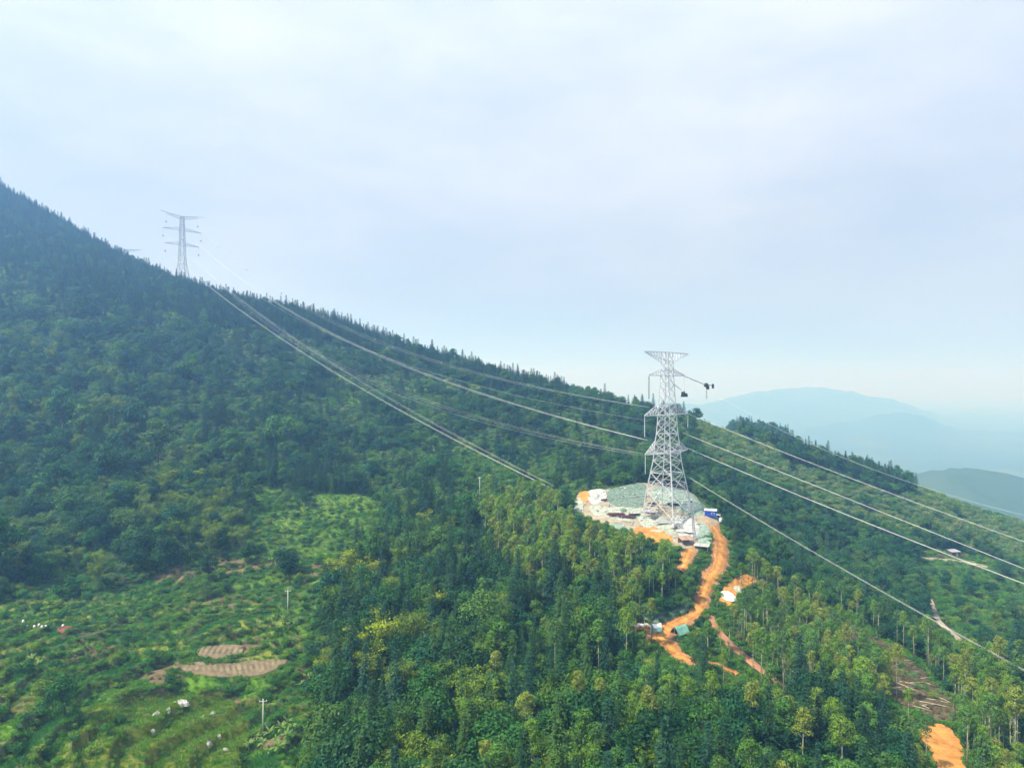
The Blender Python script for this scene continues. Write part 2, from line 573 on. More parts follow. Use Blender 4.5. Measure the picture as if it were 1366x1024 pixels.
ROADS = {
    'dirt_road': (pathw([(938, 688), (950, 700), (960, 716), (963, 735), (958, 757), (945, 775), (938, 795), (934, 812), (925, 822), (905, 832), (886, 842), (880, 850), (896, 866), (912, 880), (935, 886), (958, 888), (984, 900)]),
                  np.array([5.5, 6, 6.3, 6.2, 5.2, 4.8, 4.4, 4.4, 4.2, 4.6, 6.5, 7.5, 6, 4.5, 3.2, 3.4, 3.2]) * .9, M_ROAD),
    'site_track': (pathw([(925, 727), (919, 738), (913, 752), (908, 762)]), np.array([6, 4.5, 3.8, 3.0]) * .85, M_ROAD),
    'storage_spur': (pathw([(884, 845), (868, 842), (852, 838), (838, 836)]), np.array([4.5, 4.0, 3.5, 2.5]), M_ROAD),
    'forest_track': (pathw([(948, 822), (955, 838), (972, 858), (1000, 880), (1022, 898), (1042, 914), (1060, 925)]), np.array([2.5, 3.0, 3.2, 3.2, 3.0, 2.6, 2.0]), M_SOILR),
    'valley_path': (pathw([(1241, 798), (1246, 812), (1250, 826), (1262, 838), (1275, 848), (1283, 858)]), np.array([1.6, 2.2, 3.4, 3.2, 3.0, 2.6]), M_SAND),
    'far_lane': (pathw([(1228, 744), (1250, 746), (1275, 748), (1300, 752), (1318, 757)]), np.array([2.6, 3, 3, 3, 2.6]), M_SAND),
}
CLEARINGS = {}
for nm, poly in {
    'pad': [(768, 662), (785, 655), (815, 652), (845, 645), (868, 645), (905, 650), (930, 662), (950, 682), (966, 692), (960, 702), (945, 712), (938, 735), (915, 735), (890, 728), (850, 715), (815, 706), (800, 698), (780, 690), (768, 680)],
    'bare_corner': [(1222, 972), (1255, 965), (1275, 980), (1286, 1000), (1290, 1040), (1265, 1040), (1240, 1010)],
    'bare_knoll': [(975, 775), (995, 766), (1015, 770), (1005, 780), (985, 790), (975, 810), (960, 806), (962, 790)],
    'slash': [(1075, 795), (1150, 838), (1225, 888), (1290, 950), (1262, 965), (1205, 945), (1140, 880), (1090, 830)],
    'plot_a': [(228, 893), (262, 884), (300, 886), (340, 882), (383, 880), (374, 890), (345, 902), (310, 905), (262, 900)],
    'plot_b': [(262, 868), (290, 861), (325, 862), (322, 872), (300, 878), (268, 878)],
}.items():
    CLEARINGS[nm] = np.array([G(*p) for p in poly])


def in_clearing(x, y, nm):
    return inpoly(x, y, [tuple(p[:2]) for p in CLEARINGS[nm]])


def road_dist(x, y, nm):
    P, wd, _ = ROADS[nm]
    best = np.full(np.shape(x), 1e9)
    for i in range(len(P) - 1):
        a, b = P[i, :2], P[i + 1, :2]
        d = b - a
        t = np.clip(((x - a[0]) * d[0] + (y - a[1]) * d[1]) / (d @ d), 0, 1)
        w_ = wd[i] + (wd[i + 1] - wd[i]) * t
        best = np.minimum(best, np.hypot(x - a[0] - d[0] * t, y - a[1] - d[1] * t) - w_ / 2)
    return best


# ------------------------------------------------------------------ terrain sheet
def terrain_colours():
    px, py = CX + FPX * GX / GY, CY - FPX * GZ / GY
    n1, n2 = fbm(GX / 14, GY / 14, 61), fbm(GX / 45, GY / 45, 71)
    col = np.zeros(GX.shape + (3,))
    col[:] = (0.030, 0.055, 0.018)
    lush = np.array((0.07, 0.135, 0.022))
    f = sstep(-0.25, 0.35, n2)[..., None]
    col = col * (1 - f) + lush * f
    fld = inpoly(px, py, FIELD)[..., None] * (GY < 360)[..., None]
    fc = np.array((0.075, 0.145, 0.020)) + n1[..., None] * np.array((0.05, 0.05, 0.008))
    bk = band_kind(GX, GY)
    bc = np.array([(0.075, 0.165, 0.016), (0.055, 0.125, 0.02), (0.135, 0.105, 0.055), (0.15, 0.185, 0.03), (0.05, 0.10, 0.018), (0.03, 0.085, 0.018)])[bk]
    fr_ = terrace(GX, GY) % 1
    edge = (sstep(.62, .7, fr_) * sstep(1.0, .93, fr_))[..., None]
    fc = np.where((GY < 275)[..., None], bc * 1.5 * (1 - .75 * edge) + np.array((.06, .06, .03)) * .75 * edge + n1[..., None] * np.array((.02, .025, .004)), fc)
    col = np.where(fld, fc, col)
    meadow = inpoly(px, py, [(120, 940), (200, 925), (300, 925), (330, 955), (330, 1030), (60, 1060), (100, 985)])[..., None]
    mc = np.array((0.125, 0.165, 0.022)) + n1[..., None] * np.array((0.05, 0.02, 0.01))
    col = np.where(meadow, mc, col)
    brown = sstep(0.28, 0.5, fbm(GX / 11, GY / 16, 83))[..., None] * (fld | meadow)
    col = col * (1 - brown * 0.75) + np.array((0.12, 0.095, 0.05)) * brown * 0.75
    rs = inpoly(px, py, [(960, 590), (1100, 600), (1366, 690), (1500, 760), (1366, 760), (1150, 660), (1000, 620)])[..., None] & (GY < 560)[..., None]
    col = np.where(rs, np.array((0.085, 0.13, 0.04)) + n1[..., None] * 0.02, col)
    sl_ = inpoly(GX, GY, [tuple(p[:2]) for p in CLEARINGS['slash']])[..., None]
    col = np.where(sl_, np.array((0.17, 0.145, 0.085)) + n1[..., None] * .05, col)
    far = sstep(700, 1300, GY)[..., None]
    fcol = np.array((0.035, 0.065, 0.03)) + sstep(0.1, 0.6, fbm(GX / 160, GY / 260, 91))[..., None] * np.array((0.03, 0.03, 0.015))
    col = col * (1 - far) + fcol * far
    col = col * np.where(GY < 290, .62, np.where(GY < 700, .9, 1))[..., None]  # nearer ground darkened in its colour to match the plants' self-shadowing
    return np.clip(col, 0.005, 1)


nr, nc = GX.shape
idx = np.arange(nr * nc).reshape(nr, nc)
quads = np.stack([idx[:-1, :-1], idx[:-1, 1:], idx[1:, 1:], idx[1:, :-1]], -1).reshape(-1, 4)
m = bpy.data.materials.new('hillside_ground')
m.use_nodes = True
t = m.node_tree
b = t.nodes['Principled BSDF']
b.inputs['Roughness'].default_value = 0.95
b.inputs['Specular IOR Level'].default_value = 0.1
at = N(t, 'ShaderNodeAttribute', attribute_name='ground_colour')
tcn = N(t, 'ShaderNodeTexCoord')
n1 = N(t, 'ShaderNodeTexNoise')
n1.inputs['Scale'].default_value = 0.55
n1.inputs['Detail'].default_value = 8
n1.inputs['Roughness'].default_value = 0.7
L(t, tcn.outputs['Object'], n1.inputs['Vector'])
mr = N(t, 'ShaderNodeMapRange')
mr.inputs['From Min'].default_value, mr.inputs['From Max'].default_value = 0.3, 0.7
mr.inputs['To Min'].default_value, mr.inputs['To Max'].default_value = 0.6, 1.45
L(t, n1.outputs['Fac'], mr.inputs['Value'])
ml = N(t, 'ShaderNodeVectorMath', operation='SCALE')
L(t, at.outputs['Color'], ml.inputs[0])
L(t, mr.outputs[0], ml.inputs['Scale'])
L(t, ml.outputs[0], b.inputs['Base Color'])
bp = N(t, 'ShaderNodeBump')
bp.inputs['Strength'].default_value = 0.9
bp.inputs['Distance'].default_value = 0.6
L(t, n1.outputs['Fac'], bp.inputs['Height'])
L(t, bp.outputs[0], b.inputs['Normal'])
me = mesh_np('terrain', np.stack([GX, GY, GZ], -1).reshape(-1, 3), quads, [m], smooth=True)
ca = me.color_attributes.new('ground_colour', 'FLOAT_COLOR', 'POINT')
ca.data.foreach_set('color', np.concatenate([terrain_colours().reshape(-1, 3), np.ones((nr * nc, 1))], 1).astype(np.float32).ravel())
tag(obj('terrain', me), kind='structure')


# ------------------------------------------------------------------ roads, bare soil, plots (draped)
def drape_ribbon(name, P, wd, mat, lift=0.3, rough=0.12):
    seg, ws = [], []
    for i in range(len(P) - 1):
        n = max(2, int(np.hypot(*(P[i + 1, :2] - P[i, :2])) / 0.8))
        for k in range(n):
            t_ = k / n
            seg.append(P[i, :2] * (1 - t_) + P[i + 1, :2] * t_)
            ws.append(wd[i] * (1 - t_) + wd[i + 1] * t_)
    seg.append(P[-1, :2])
    ws.append(wd[-1])
    seg, ws = np.array(seg), np.array(ws)
    for _ in range(6):
        seg[1:-1] = (seg[:-2] + 2 * seg[1:-1] + seg[2:]) / 4
    tg = np.gradient(seg, axis=0)
    tg /= np.linalg.norm(tg, axis=1)[:, None] + 1e-9
    nm = np.stack([-tg[:, 1], tg[:, 0]], 1)
    prof = np.linspace(-1, 1, 11)
    zoff = np.array([-0.5, 0.05, 1, 0.8, 1, 1.15, 1, 0.8, 1, 0.05, -0.5]) * lift
    V = []
    for j, s_ in enumerate(prof):
        jw = ws / 2 * (1 + 0.45 * fbm(np.arange(len(seg)) / 3.0, np.full(len(seg), s_ > 0), 7)) * 1.12
        q = seg + nm * (s_ * jw)[:, None]
        V.append(np.column_stack([q, gz(q[:, 0], q[:, 1]) + zoff[j] + fbm(q[:, 0] / 1.3, q[:, 1] / 1.3, 13) * rough * (abs(s_) < .9)]))
    V = np.stack(V, 1)
    a, b_ = V.shape[:2]
    ii = np.arange(a * b_).reshape(a, b_)
    f = np.stack([ii[:-1, :-1], ii[:-1, 1:], ii[1:, 1:], ii[1:, :-1]], -1).reshape(-1, 4)
    me_ = mesh_np(name, V.reshape(-1, 3), f, [mat], smooth=True)
    # soil tone: packed wheel tracks, pale crown, stony dark shoulders
    tone = np.array([.5, .55, .95, .72, .98, 1.12, .98, .72, .95, .55, .5])[None, :] * (1 + .35 * fbm(V[..., 0] / 3.5, V[..., 1] / 3.5, 57))
    c_ = np.repeat(tone[..., None], 4, -1) * np.array([1, 1, 1, 1])
    c_[..., 2] *= 1 + .5 * np.clip(tone - 1, 0, 1)
    me_.color_attributes.new('wear', 'FLOAT_COLOR', 'POINT').data.foreach_set('color', c_.astype(np.float32).ravel())
    return obj(name, me_)


def drape_patch(name, poly, mat, lift=0.3, rough=0.15, rings=14, sub=6, wr=2.0, furrow=None):
    """poly: world points in order round a clearing; a mounded sheet following the ground, its rim tucked into the ground"""
    P = np.asarray(poly)[:, :2]
    n = len(P)
    B = []
    for i in range(n):
        p0, p1, p2, p3 = P[i - 1], P[i], P[(i + 1) % n], P[(i + 2) % n]
        for k in range(sub):
            t_ = k / sub
            B.append(0.5 * (2 * p1 + (p2 - p0) * t_ + (2 * p0 - 5 * p1 + 4 * p2 - p3) * t_ ** 2 + (3 * p1 - p0 - 3 * p2 + p3) * t_ ** 3))
    B = np.array(B)
    B += (RNG.random(B.shape) - 0.5) * 0.5
    c = P.mean(0)
    nb = len(B)
    V = [np.array([[c[0], c[1]]])]
    for r_ in range(1, rings + 1):
        V.append(c + (B - c) * (r_ / rings))
    V = np.concatenate(V)
    tt = np.concatenate([[0], np.repeat(np.arange(1, rings + 1) / rings, nb)])
    z = gz(V[:, 0], V[:, 1]) + np.where(tt > 0.99, -0.25, lift) + fbm(V[:, 0] / wr, V[:, 1] / wr, 23) * rough * (tt < 0.99)
    if furrow:
        a_, sp, hh = furrow
        s_ = V[:, 0] * math.cos(a_) + V[:, 1] * math.sin(a_)
        z += np.sin(s_ * 2 * math.pi / sp) * hh * (tt < 0.95)
    f = []
    for k in range(nb):
        f.append((0, 1 + k, 1 + (k + 1) % nb))
    for r_ in range(rings - 1):
        a, b_ = 1 + r_ * nb, 1 + (r_ + 1) * nb
        for k in range(nb):
            f.append((a + k, b_ + k, b_ + (k + 1) % nb, a + (k + 1) % nb))
    return obj(name, mesh_np(name, np.column_stack([V, z]), f, [mat], smooth=True))


for nm, (P, wd, mt) in ROADS.items():
    tag(drape_ribbon(nm, P, wd, mt), kind='structure')
    if nm in ('dirt_road', 'storage_spur', 'site_track'):
        tag(drape_ribbon('road_verge', P, wd * 1.28 + .6, M_SOILR, 0.14, 0.25), kind='structure')
tag(drape_patch('bare_earth', CLEARINGS['bare_corner'], M_SOIL, 0.3, 0.25), kind='structure')
tag(drape_patch('bare_earth', CLEARINGS['bare_knoll'], M_SOIL, 0.3, 0.3), kind='structure')
tag(drape_patch('crop_plot', CLEARINGS['plot_a'], M_PLOT, 0.35, 0.06, rings=40, sub=8, furrow=(0.5, 1.5, 0.16)), kind='structure')
tag(drape_patch('crop_plot', CLEARINGS['plot_b'], M_PLOT, 0.35, 0.06, rings=36, sub=8, furrow=(0.2, 1.5, 0.14)), kind='structure')
tag(drape_patch('work_pad', CLEARINGS['pad'], M_SAND, 0.35, 0.15, rings=26), kind='structure')


def PXP(*pts):
    return np.array([G(*p) for p in pts])


tag(drape_patch('earth_berm', PXP((845, 706), (868, 704), (892, 712), (898, 724), (885, 730), (862, 727), (846, 718)), M_SOIL, 0.7, 0.9, wr=1.2), kind='structure')
tag(drape_patch('earth_bank', PXP((772, 660), (783, 657), (788, 664), (783, 672), (773, 668)), M_SOIL, 0.8, 0.5), kind='structure')
for pts, mt, lb, nm, lf in [
    (((812, 672), (812, 655), (842, 647), (862, 648), (862, 672), (850, 680), (826, 678)), M_NETD, 'dark green net covering the cut slope left of the big pylon', 'slope_net', 0.75),
    (((866, 664), (880, 650), (905, 653), (930, 666), (940, 684), (920, 690), (890, 676)), M_NET, 'mid green net spread on the slope behind the big pylon', 'slope_net', 0.8),
    (((786, 676), (815, 678), (855, 677), (860, 690), (838, 697), (806, 690), (792, 688)), M_NETP, 'pale sheet covering the level ground left of the big pylon', 'ground_sheet', 0.62),
    (((852, 693), (872, 689), (898, 696), (906, 712), (890, 716), (862, 708)), M_NETP, 'pale sheet spread in front of the big pylon base', 'ground_sheet', 0.85),
    (((898, 690), (922, 692), (934, 706), (930, 718), (912, 720), (900, 708)), M_SHEET, 'white sheet under the slim lattice mast by the road', 'ground_sheet', 0.75),
    (((930, 700), (944, 704), (950, 718), (946, 732), (934, 726), (926, 714)), M_NET, 'green net beside the upper end of the orange road', 'ground_net', 0.7),
    (((770, 666), (778, 668), (778, 684), (768, 698), (760, 690)), M_NETP, 'pale sheet hanging over the left edge of the work pad', 'ground_sheet', 0.7),
    (((812, 700), (832, 702), (848, 712), (838, 716), (818, 710)), M_NET, 'small green net on the front rim of the work pad', 'ground_net', 0.6),
    (((786, 656), (806, 655), (810, 668), (794, 674), (784, 668)), M_SHEET, 'white sheet over the heap at the pad\'s upper left corner', 'ground_sheet', 0.9),
    (((855, 822), (880, 815), (905, 806), (918, 800), (920, 812), (905, 822), (880, 832)), M_NETD, 'dark teal net lying on the bank above the hairpin', 'slope_net', 0.7),
]:
    tag(drape_patch(nm, PXP(*pts), mt, lf, 0.22, rings=16, wr=1.1), lb, 'net' if 'net' in nm else 'sheet')

# ------------------------------------------------------------------ pylons
def lattice_tower(name, label, loc, rotz, H, levels, arms, feet_drop, thick=1.0, steel=None, group='power pylons along the line', detail=True):
    """levels: [(z, half side)] from foot to top; arms: [(z_low, z_high, half length, kind)]"""
    steel = steel or M_STEEL
    T = thing(name, label, 'pylon', loc, rotz, group)
    zs = np.array([l[0] for l in levels])
    hs = np.array([l[1] for l in levels])
    hw = lambda z: float(np.interp(z, zs, hs))
    sg = [(1, 1), (-1, 1), (-1, -1), (1, -1)]
    cor = lambda k, z: Vector((sg[k][0] * hw(z), sg[k][1] * hw(z), z))
    for k in range(4):
        mb = MB()
        foot = cor(k, zs[0]) + Vector((sg[k][0], sg[k][1], 0)) * 0.05 * feet_drop[k]
        foot.z -= feet_drop[k]
        pts = [foot] + [cor(k, z) for z in zs[1:]]
        for i in range(len(pts) - 1):
            w_ = (0.5 - 0.25 * i / len(pts)) * thick
            mb.bar(pts[i], pts[i + 1], w_)
        lg = mb.build('leg', steel, T)
        MB().box((foot.x, foot.y, foot.z + 0.1), (1.5, 1.5, 1.2)).build('footing', M_CONC, lg)
    # bracing, one part per face and panel
    for i in range(len(zs) - 1):
        z0, z1 = zs[i], zs[i + 1]
        big = (z1 - z0) > 6
        for k in range(4):
            a0, b0 = cor(k, z0), cor((k + 1) % 4, z0)
            a1, b1 = cor(k, z1), cor((k + 1) % 4, z1)
            w_ = (0.26 if big else 0.19) * thick
            if big and detail:
                mid_top = (a1 + b1) / 2
                for s0, e in ((a0, b1), (b0, a1)):
                    br = MB().bar(s0, e, w_).build('brace', steel, T)
                mb = MB()
                for (p, q, leg0, leg1) in ((a0, b1, a0, a1), (b0, a1, b0, b1), (a0, b1, b0, b1), (b0, a1, a0, a1)):
                    for f_ in (0.25, 0.75):
                        mb.bar(p.lerp(q, f_), leg0.lerp(leg1, f_ if leg0 == p else f_), w_ * 0.6)
                for f_ in (0.25, 0.5):
                    mb.bar(a0.lerp(b1, f_), a0.lerp(a1, 0.5), w_ * 0.6)
                    mb.bar(b0.lerp(a1, f_), b0.lerp(b1, 0.5), w_ * 0.6)
                mb.bar(a1, b1, w_)
                mb.build('redundant_bracing', steel, T)
            else:
                mb = MB().bar(a0, b1, w_).bar(b0, a1, w_).bar(a1, b1, w_)
                mb.build('bracing', steel, T)
    # diaphragms
    for z in zs[2::2]:
        MB().bar(cor(0, z), cor(2, z), 0.15 * thick).bar(cor(1, z), cor(3, z), 0.15 * thick).build('diaphragm', steel, T)
    # cross arms
    for (zl, zh, hl, kind) in arms:
        for s in (-1, 1):
            mb = MB()
            if kind == 'top':      # flat top chord, rising lower chord
                tip = Vector((s * hl, 0, zh))
                bl, bh = hw(zl), hw(zh)
                n = 6
                for sy in (-1, 1):
                    lo = [Vector((s * bl, sy * bl, zl)).lerp(tip + Vector((0, 0, -0.25)), i / n) for i in range(n + 1)]
                    hi = [Vector((s * bh * .6, sy * bh, zh)).lerp(tip, i / n) for i in range(n + 1)]
                    for i in range(n):
                        mb.bar(lo[i], lo[i + 1], 0.22 * thick).bar(hi[i], hi[i + 1], 0.24 * thick)
                        mb.bar(lo[i], hi[i + 1], 0.14 * thick).bar(hi[i], lo[i], 0.14 * thick)
                for i in range(1, n):
                    f_ = i / n
                    p = Vector((s * bh * .6, bh, zh)).lerp(tip, f_)
                    q = Vector((s * bh * .6, -bh, zh)).lerp(tip, f_)
                    mb.bar(p, q, 0.14 * thick)
            else:                  # flat lower chord, sloping upper chord
                tip = Vector((s * hl, 0, zl))
                bl, bh = hw(zl), hw(zh)
                n = 5
                for sy in (-1, 1):
                    lo = [Vector((s * bl, sy * bl, zl)).lerp(tip, i / n) for i in range(n + 1)]
                    hi = [Vector((s * bh, sy * bh, zh)).lerp(tip + Vector((0, 0, 0.3)), i / n) for i in range(n + 1)]
                    for i in range(n):
                        mb.bar(lo[i], lo[i + 1], 0.26 * thick).bar(hi[i], hi[i + 1], 0.22 * thick)
                        if i:
                            mb.bar(lo[i], hi[i], 0.13 * thick)
                        mb.bar(lo[i + 1], hi[i], 0.14 * thick)
                for i in range(0, n):
                    p = Vector((s * bl, bl, zl)).lerp(tip, i / n)
                    q = Vector((s * bl, -bl, zl)).lerp(tip, i / n)
                    mb.bar(p, q, 0.16 * thick)
                    p2 = Vector((s * bl, -bl, zl)).lerp(tip, (i + 1) / n)
                    mb.bar(p, p2, 0.13 * thick)
            mb.build('cross_arm', steel, T)
    return T


def string_of_discs(T, name, p, q, mat, n=16, r=0.2, block=False, thick=1.0):
    p, q = Vector(p), Vector(q)
    pts, rad = [], []
    for i in range(n):
        for f_, rr in ((0.0, 0.35), (0.25, 1.0), (0.6, 1.0), (0.85, 0.35)):
            pts.append(p.lerp(q, (i + f_) / n))
            rad.append(rr * r)
    o = MB().tube(pts, rad, 6).build(name, mat, T)
    if block:
        w = MB()
        w.tube([q + Vector((-0.25, 0, -0.5)), q + Vector((0.25, 0, -0.5))], [0.75 * thick, 0.75 * thick], 10)
        w.build('pulley', M_BLACK, o)
    return o


# the big pylon on the work pad
TW = W(890, 690, 273.0)
TZ = float(gz(TW[0], TW[1])) + 0.5
ZT = lambda py: -(py - CY) / FPX * 273.0 - TZ           # height above its foot for a photograph row
LV = [(0.0, 7.0), (ZT(655), 5.9), (ZT(630), 4.7), (ZT(614), 4.0), (ZT(604), 3.75), (ZT(592), 3.5), (ZT(578), 3.05), (ZT(565), 2.8), (ZT(553), 2.62), (ZT(540), 2.4), (ZT(526), 2.2), (ZT(513), 2.0), (ZT(501), 1.85),
      (ZT(491), 1.75), (ZT(483), 1.7), (ZT(470), 1.6)]
AR = [(ZT(483), ZT(470), 15.9, 'top'), (ZT(501), ZT(492), 13.0, 'arm'), (ZT(553), ZT(538), 16.0, 'arm'), (ZT(603), ZT(587), 15.6, 'arm')]
lat_r = math.pi / 4
main = lattice_tower('transmission_pylon', 'big galvanised lattice pylon standing on the netted work pad', (TW[0], TW[1], TZ), lat_r, ZT(470), LV, AR, (1.5, 1.2, 2.0, 1.4), 0.74)
zA2, zA3, zA4 = ZT(501), ZT(553), ZT(603)
string_of_discs(main, 'insulator_string', (-12.9, 0, zA2 - 0.3), (-12.9, 0, zA2 - 9.2), M_INS, 24, 0.22)
string_of_discs(main, 'insulator_string', (-15.8, 0, zA3 - 0.3), (-15.8, 0, zA3 - 8.2), M_INSW, 22, 0.13)
string_of_discs(main, 'insulator_string', (-15.4, 0, zA4 - 0.3), (-15.4, 0, zA4 - 7.2), M_INSW, 20, 0.13)
string_of_discs(main, 'insulator_string', (12.8, 0, zA2 - 0.3), (12.8, 0, zA2 - 6.0), M_INSW, 16, 0.12)
string_of_discs(main, 'insulator_string', (15.8, 0, zA3 - 0.3), (15.8, 0, zA3 - 6.0), M_INSW, 16, 0.13)
# hanging work trolley under the second arm and the pulled-out string with its pulleys
tr = MB().box((13.0, 0, zA2 - 8.2), (3.4, 1.2, 0.9)).box((12.1, 0, zA2 - 7.2), (1.4, 1.0, 1.4)).box((14.2, 0, zA2 - 7.6), (0.9, 0.9, 0.9)).bar((12.8, 0, zA2 - 6.0), (13.0, 0, zA2 - 8.0), 0.15)
tr.build('work_trolley', M_BLACK, main)
ul = Matrix.Rotation(-lat_r, 3, 'Z')


def loc_of(px, py, d):          # tower-local point for a photograph point at distance d
    p = Vector(W(px, py, d)) - Vector((TW[0], TW[1], TZ))
    return ul @ p


a_ = Vector((12.9, 0, zA2))
b_ = loc_of(942, 513.5, 285)
string_of_discs(main, 'tension_string', a_, b_, M_STEEL2, 34, 0.22)
pb = MB().tube([b_ + Vector((-0.4, 0, 0)), b_ + Vector((0.4, 0, 0))], [0.9, 0.9], 10).bar(b_, loc_of(950, 514, 285), 0.25).box(loc_of(944, 517, 285), (1.2, 0.8, 1.5))
pb.tube([loc_of(951, 512, 285), loc_of(951, 518, 285)], [0.45, 0.45], 8)
pb.build('pulley_block', M_BLACK, main)
string_of_discs(main, 'insulator_string', loc_of(942.5, 520, 285), loc_of(942.5, 532, 285), M_STEEL2, 8, 0.28)
b2 = loc_of(909, 520, 270)
string_of_discs(main, 'tension_string', Vector((1.9, -1.9, zA2 - 3.4)), b2, M_STEEL2, 20, 0.16)

# the pylon on the crest
def crest_tower(px, py_top, py_base, d, label, thick):
    x, y, _ = W(px, py_base, d)
    zg = float(gz(x, y))
    z = lambda py: -(py - CY) / FPX * d - zg
    sc = d / FPX
    lv = [(0, 7.2), (z(py_base - 22), 4.7), (z(py_base - 38), 2.9), (z(py_top + 46), 2.3), (z(py_top + 36), 2.1), (z(py_top + 26), 1.9), (z(py_top + 17), 1.7), (z(py_top + 8), 1.5), (z(py_top + 6), 1.45)]
    lv = [lv[0]] + [l for l in lv[1:] if l[0] > 1.0]
    ar = [(z(py_top + 9), z(py_top + 1), 0.01, 'arm')]
    T = lattice_tower('transmission_pylon', label, (x, y, zg), lat_r, 0, lv, [], (1, 1, 1, 1), thick, M_STEEL2, detail=False)
    tips = {}
    zt = z(py_top + 6)
    for s in (-1, 1):
        mb = MB()
        for sy in (-1, 1):
            mb.bar((s * 1.2, sy * 1.4, zt), (s * 20.0 * 1.0, 0, zt + 2.6), 0.26 * thick)
            mb.bar((s * 1.4, sy * 1.4, zt - 2.6), (s * 14.5, 0, zt + 0.6), 0.24 * thick)
            for i in range(5):
                f_, g_ = i / 5, (i + .5) / 5
                mb.bar(Vector((s * 1.2, sy * 1.4, zt)).lerp(Vector((s * 20, 0, zt + 2.6)), f_ * .72), Vector((s * 1.4, sy * 1.4, zt - 2.6)).lerp(Vector((s * 14.5, 0, zt + .6)), g_), 0.13 * thick)
        mb.build('cross_arm', M_STEEL2, T)
    for za, hl in ((z(py_top + 24.5), 17.5), (z(py_top + 44), 15.5)):
        for s in (-1, 1):
            mb = MB()
            for sy in (-1, 1):
                mb.bar((s * 1.9, sy * 1.9, za), (s * hl, 0, za), 0.24 * thick)
                mb.bar((s * 1.8, sy * 1.8, za + 2.6), (s * hl, 0, za + 0.2), 0.2 * thick)
                for i in range(5):
                    mb.bar(Vector((s * 1.9, sy * 1.9, za)).lerp(Vector((s * hl, 0, za)), (i + 1) / 5), Vector((s * 1.8, sy * 1.8, za + 2.6)).lerp(Vector((s * hl, 0, za + .2)), i / 5), 0.12 * thick)
            mb.build('cross_arm', M_STEEL2, T)
    for za, hl in ((zt + 0.4, 14.4), (z(py_top + 24.5), 17.2), (z(py_top + 44), 15.2)):
        for s in (-1, 1):
            string_of_discs(T, 'insulator_string', (s * hl, 0, za), (s * hl, 0, za - 7.0), M_INSW, 12, 0.16, True, 1.0)
            tips[(round(za), s)] = T.matrix_world
    return T, zg


T2, T2Z = crest_tower(243, 283, 390, 650.0, 'tall grey lattice pylon rising above the crest, pulleys hanging from its arms', 0.78)

# a third pylon farther along the line: just its top shows over the crest
T3, T3Z = crest_tower(168, 327, 428, 900.0, 'faint farther pylon with only its top arms showing over the crest', 1.3)

# ------------------------------------------------------------------ conductors
def fit_wire(S, E, passes, free_end=False):
    S, E = np.array(S, float), np.array(E, float)
    rows, rhs = [], []
    for (px, py) in passes:
        u = (px - CX) / FPX
        t_ = (u * S[1] - S[0]) / ((E[0] - S[0]) - u * (E[1] - S[1]))
        y = S[1] + (E[1] - S[1]) * t_
        zz = -(py - CY) / FPX * y
        if free_end:
            rows.append([t_, -4 * t_ * (1 - t_)])
            rhs.append(zz - S[2] * (1 - t_))
        else:
            rows.append([-4 * t_ * (1 - t_)])
            rhs.append(zz - (S[2] + (E[2] - S[2]) * t_))
    r_ = np.linalg.lstsq(np.array(rows), np.array(rhs), rcond=None)[0]
    if free_end:
        E[2] = r_[0]
        sag = r_[1]
    else:
        sag = r_[0]
    return S, E, max(0.0, sag)


def bundle(label, S, E, sag, n=4, rad=0.055, spread=0.45, mat=None, group='stringing wires and conductors of the line', spacers=7):
    T = thing('conductor_bundle' if n > 1 else 'overhead_wire', label, 'conductor' if n > 1 else 'wire', tuple(S), 0, group)
    d = E - S
    side = np.array([d[1], -d[0], 0])
    side /= np.linalg.norm(side)
    offs = {1: [(0, 0)], 2: [(-.5, 0), (.5, 0)], 3: [(-.5, 0), (.5, 0), (0, -.8)], 4: [(-.5, .5), (.5, .5), (-.5, -.5), (.5, -.5)]}[n]
    tt = np.linspace(0, 1, 49)
    base = np.array([d * t_ - np.array([0, 0, 4 * sag * t_ * (1 - t_)]) for t_ in tt])
    for i, (a, c) in enumerate(offs):
        ext = 1 + 0.010 * i * 4
        pts = [base[k] + (side * a + np.array([0, 0, c])) * spread - np.array([0, 0, 4 * sag * (ext - 1) * tt[k] * (1 - tt[k])]) for k in range(49)]
        MB().tube(pts, rad, 5).build('wire', mat or M_WIRE, T, smooth=True)
    if n > 1:
        for q in range(spacers):
            k = int((q + 1) / (spacers + 1) * 48)
            c = Vector(base[k])
            MB().box(c, (spread * 1.2, spread * 0.3, spread * 1.2), math.atan2(side[1], side[0])).build('spacer', M_STEEL2, T)
    return T


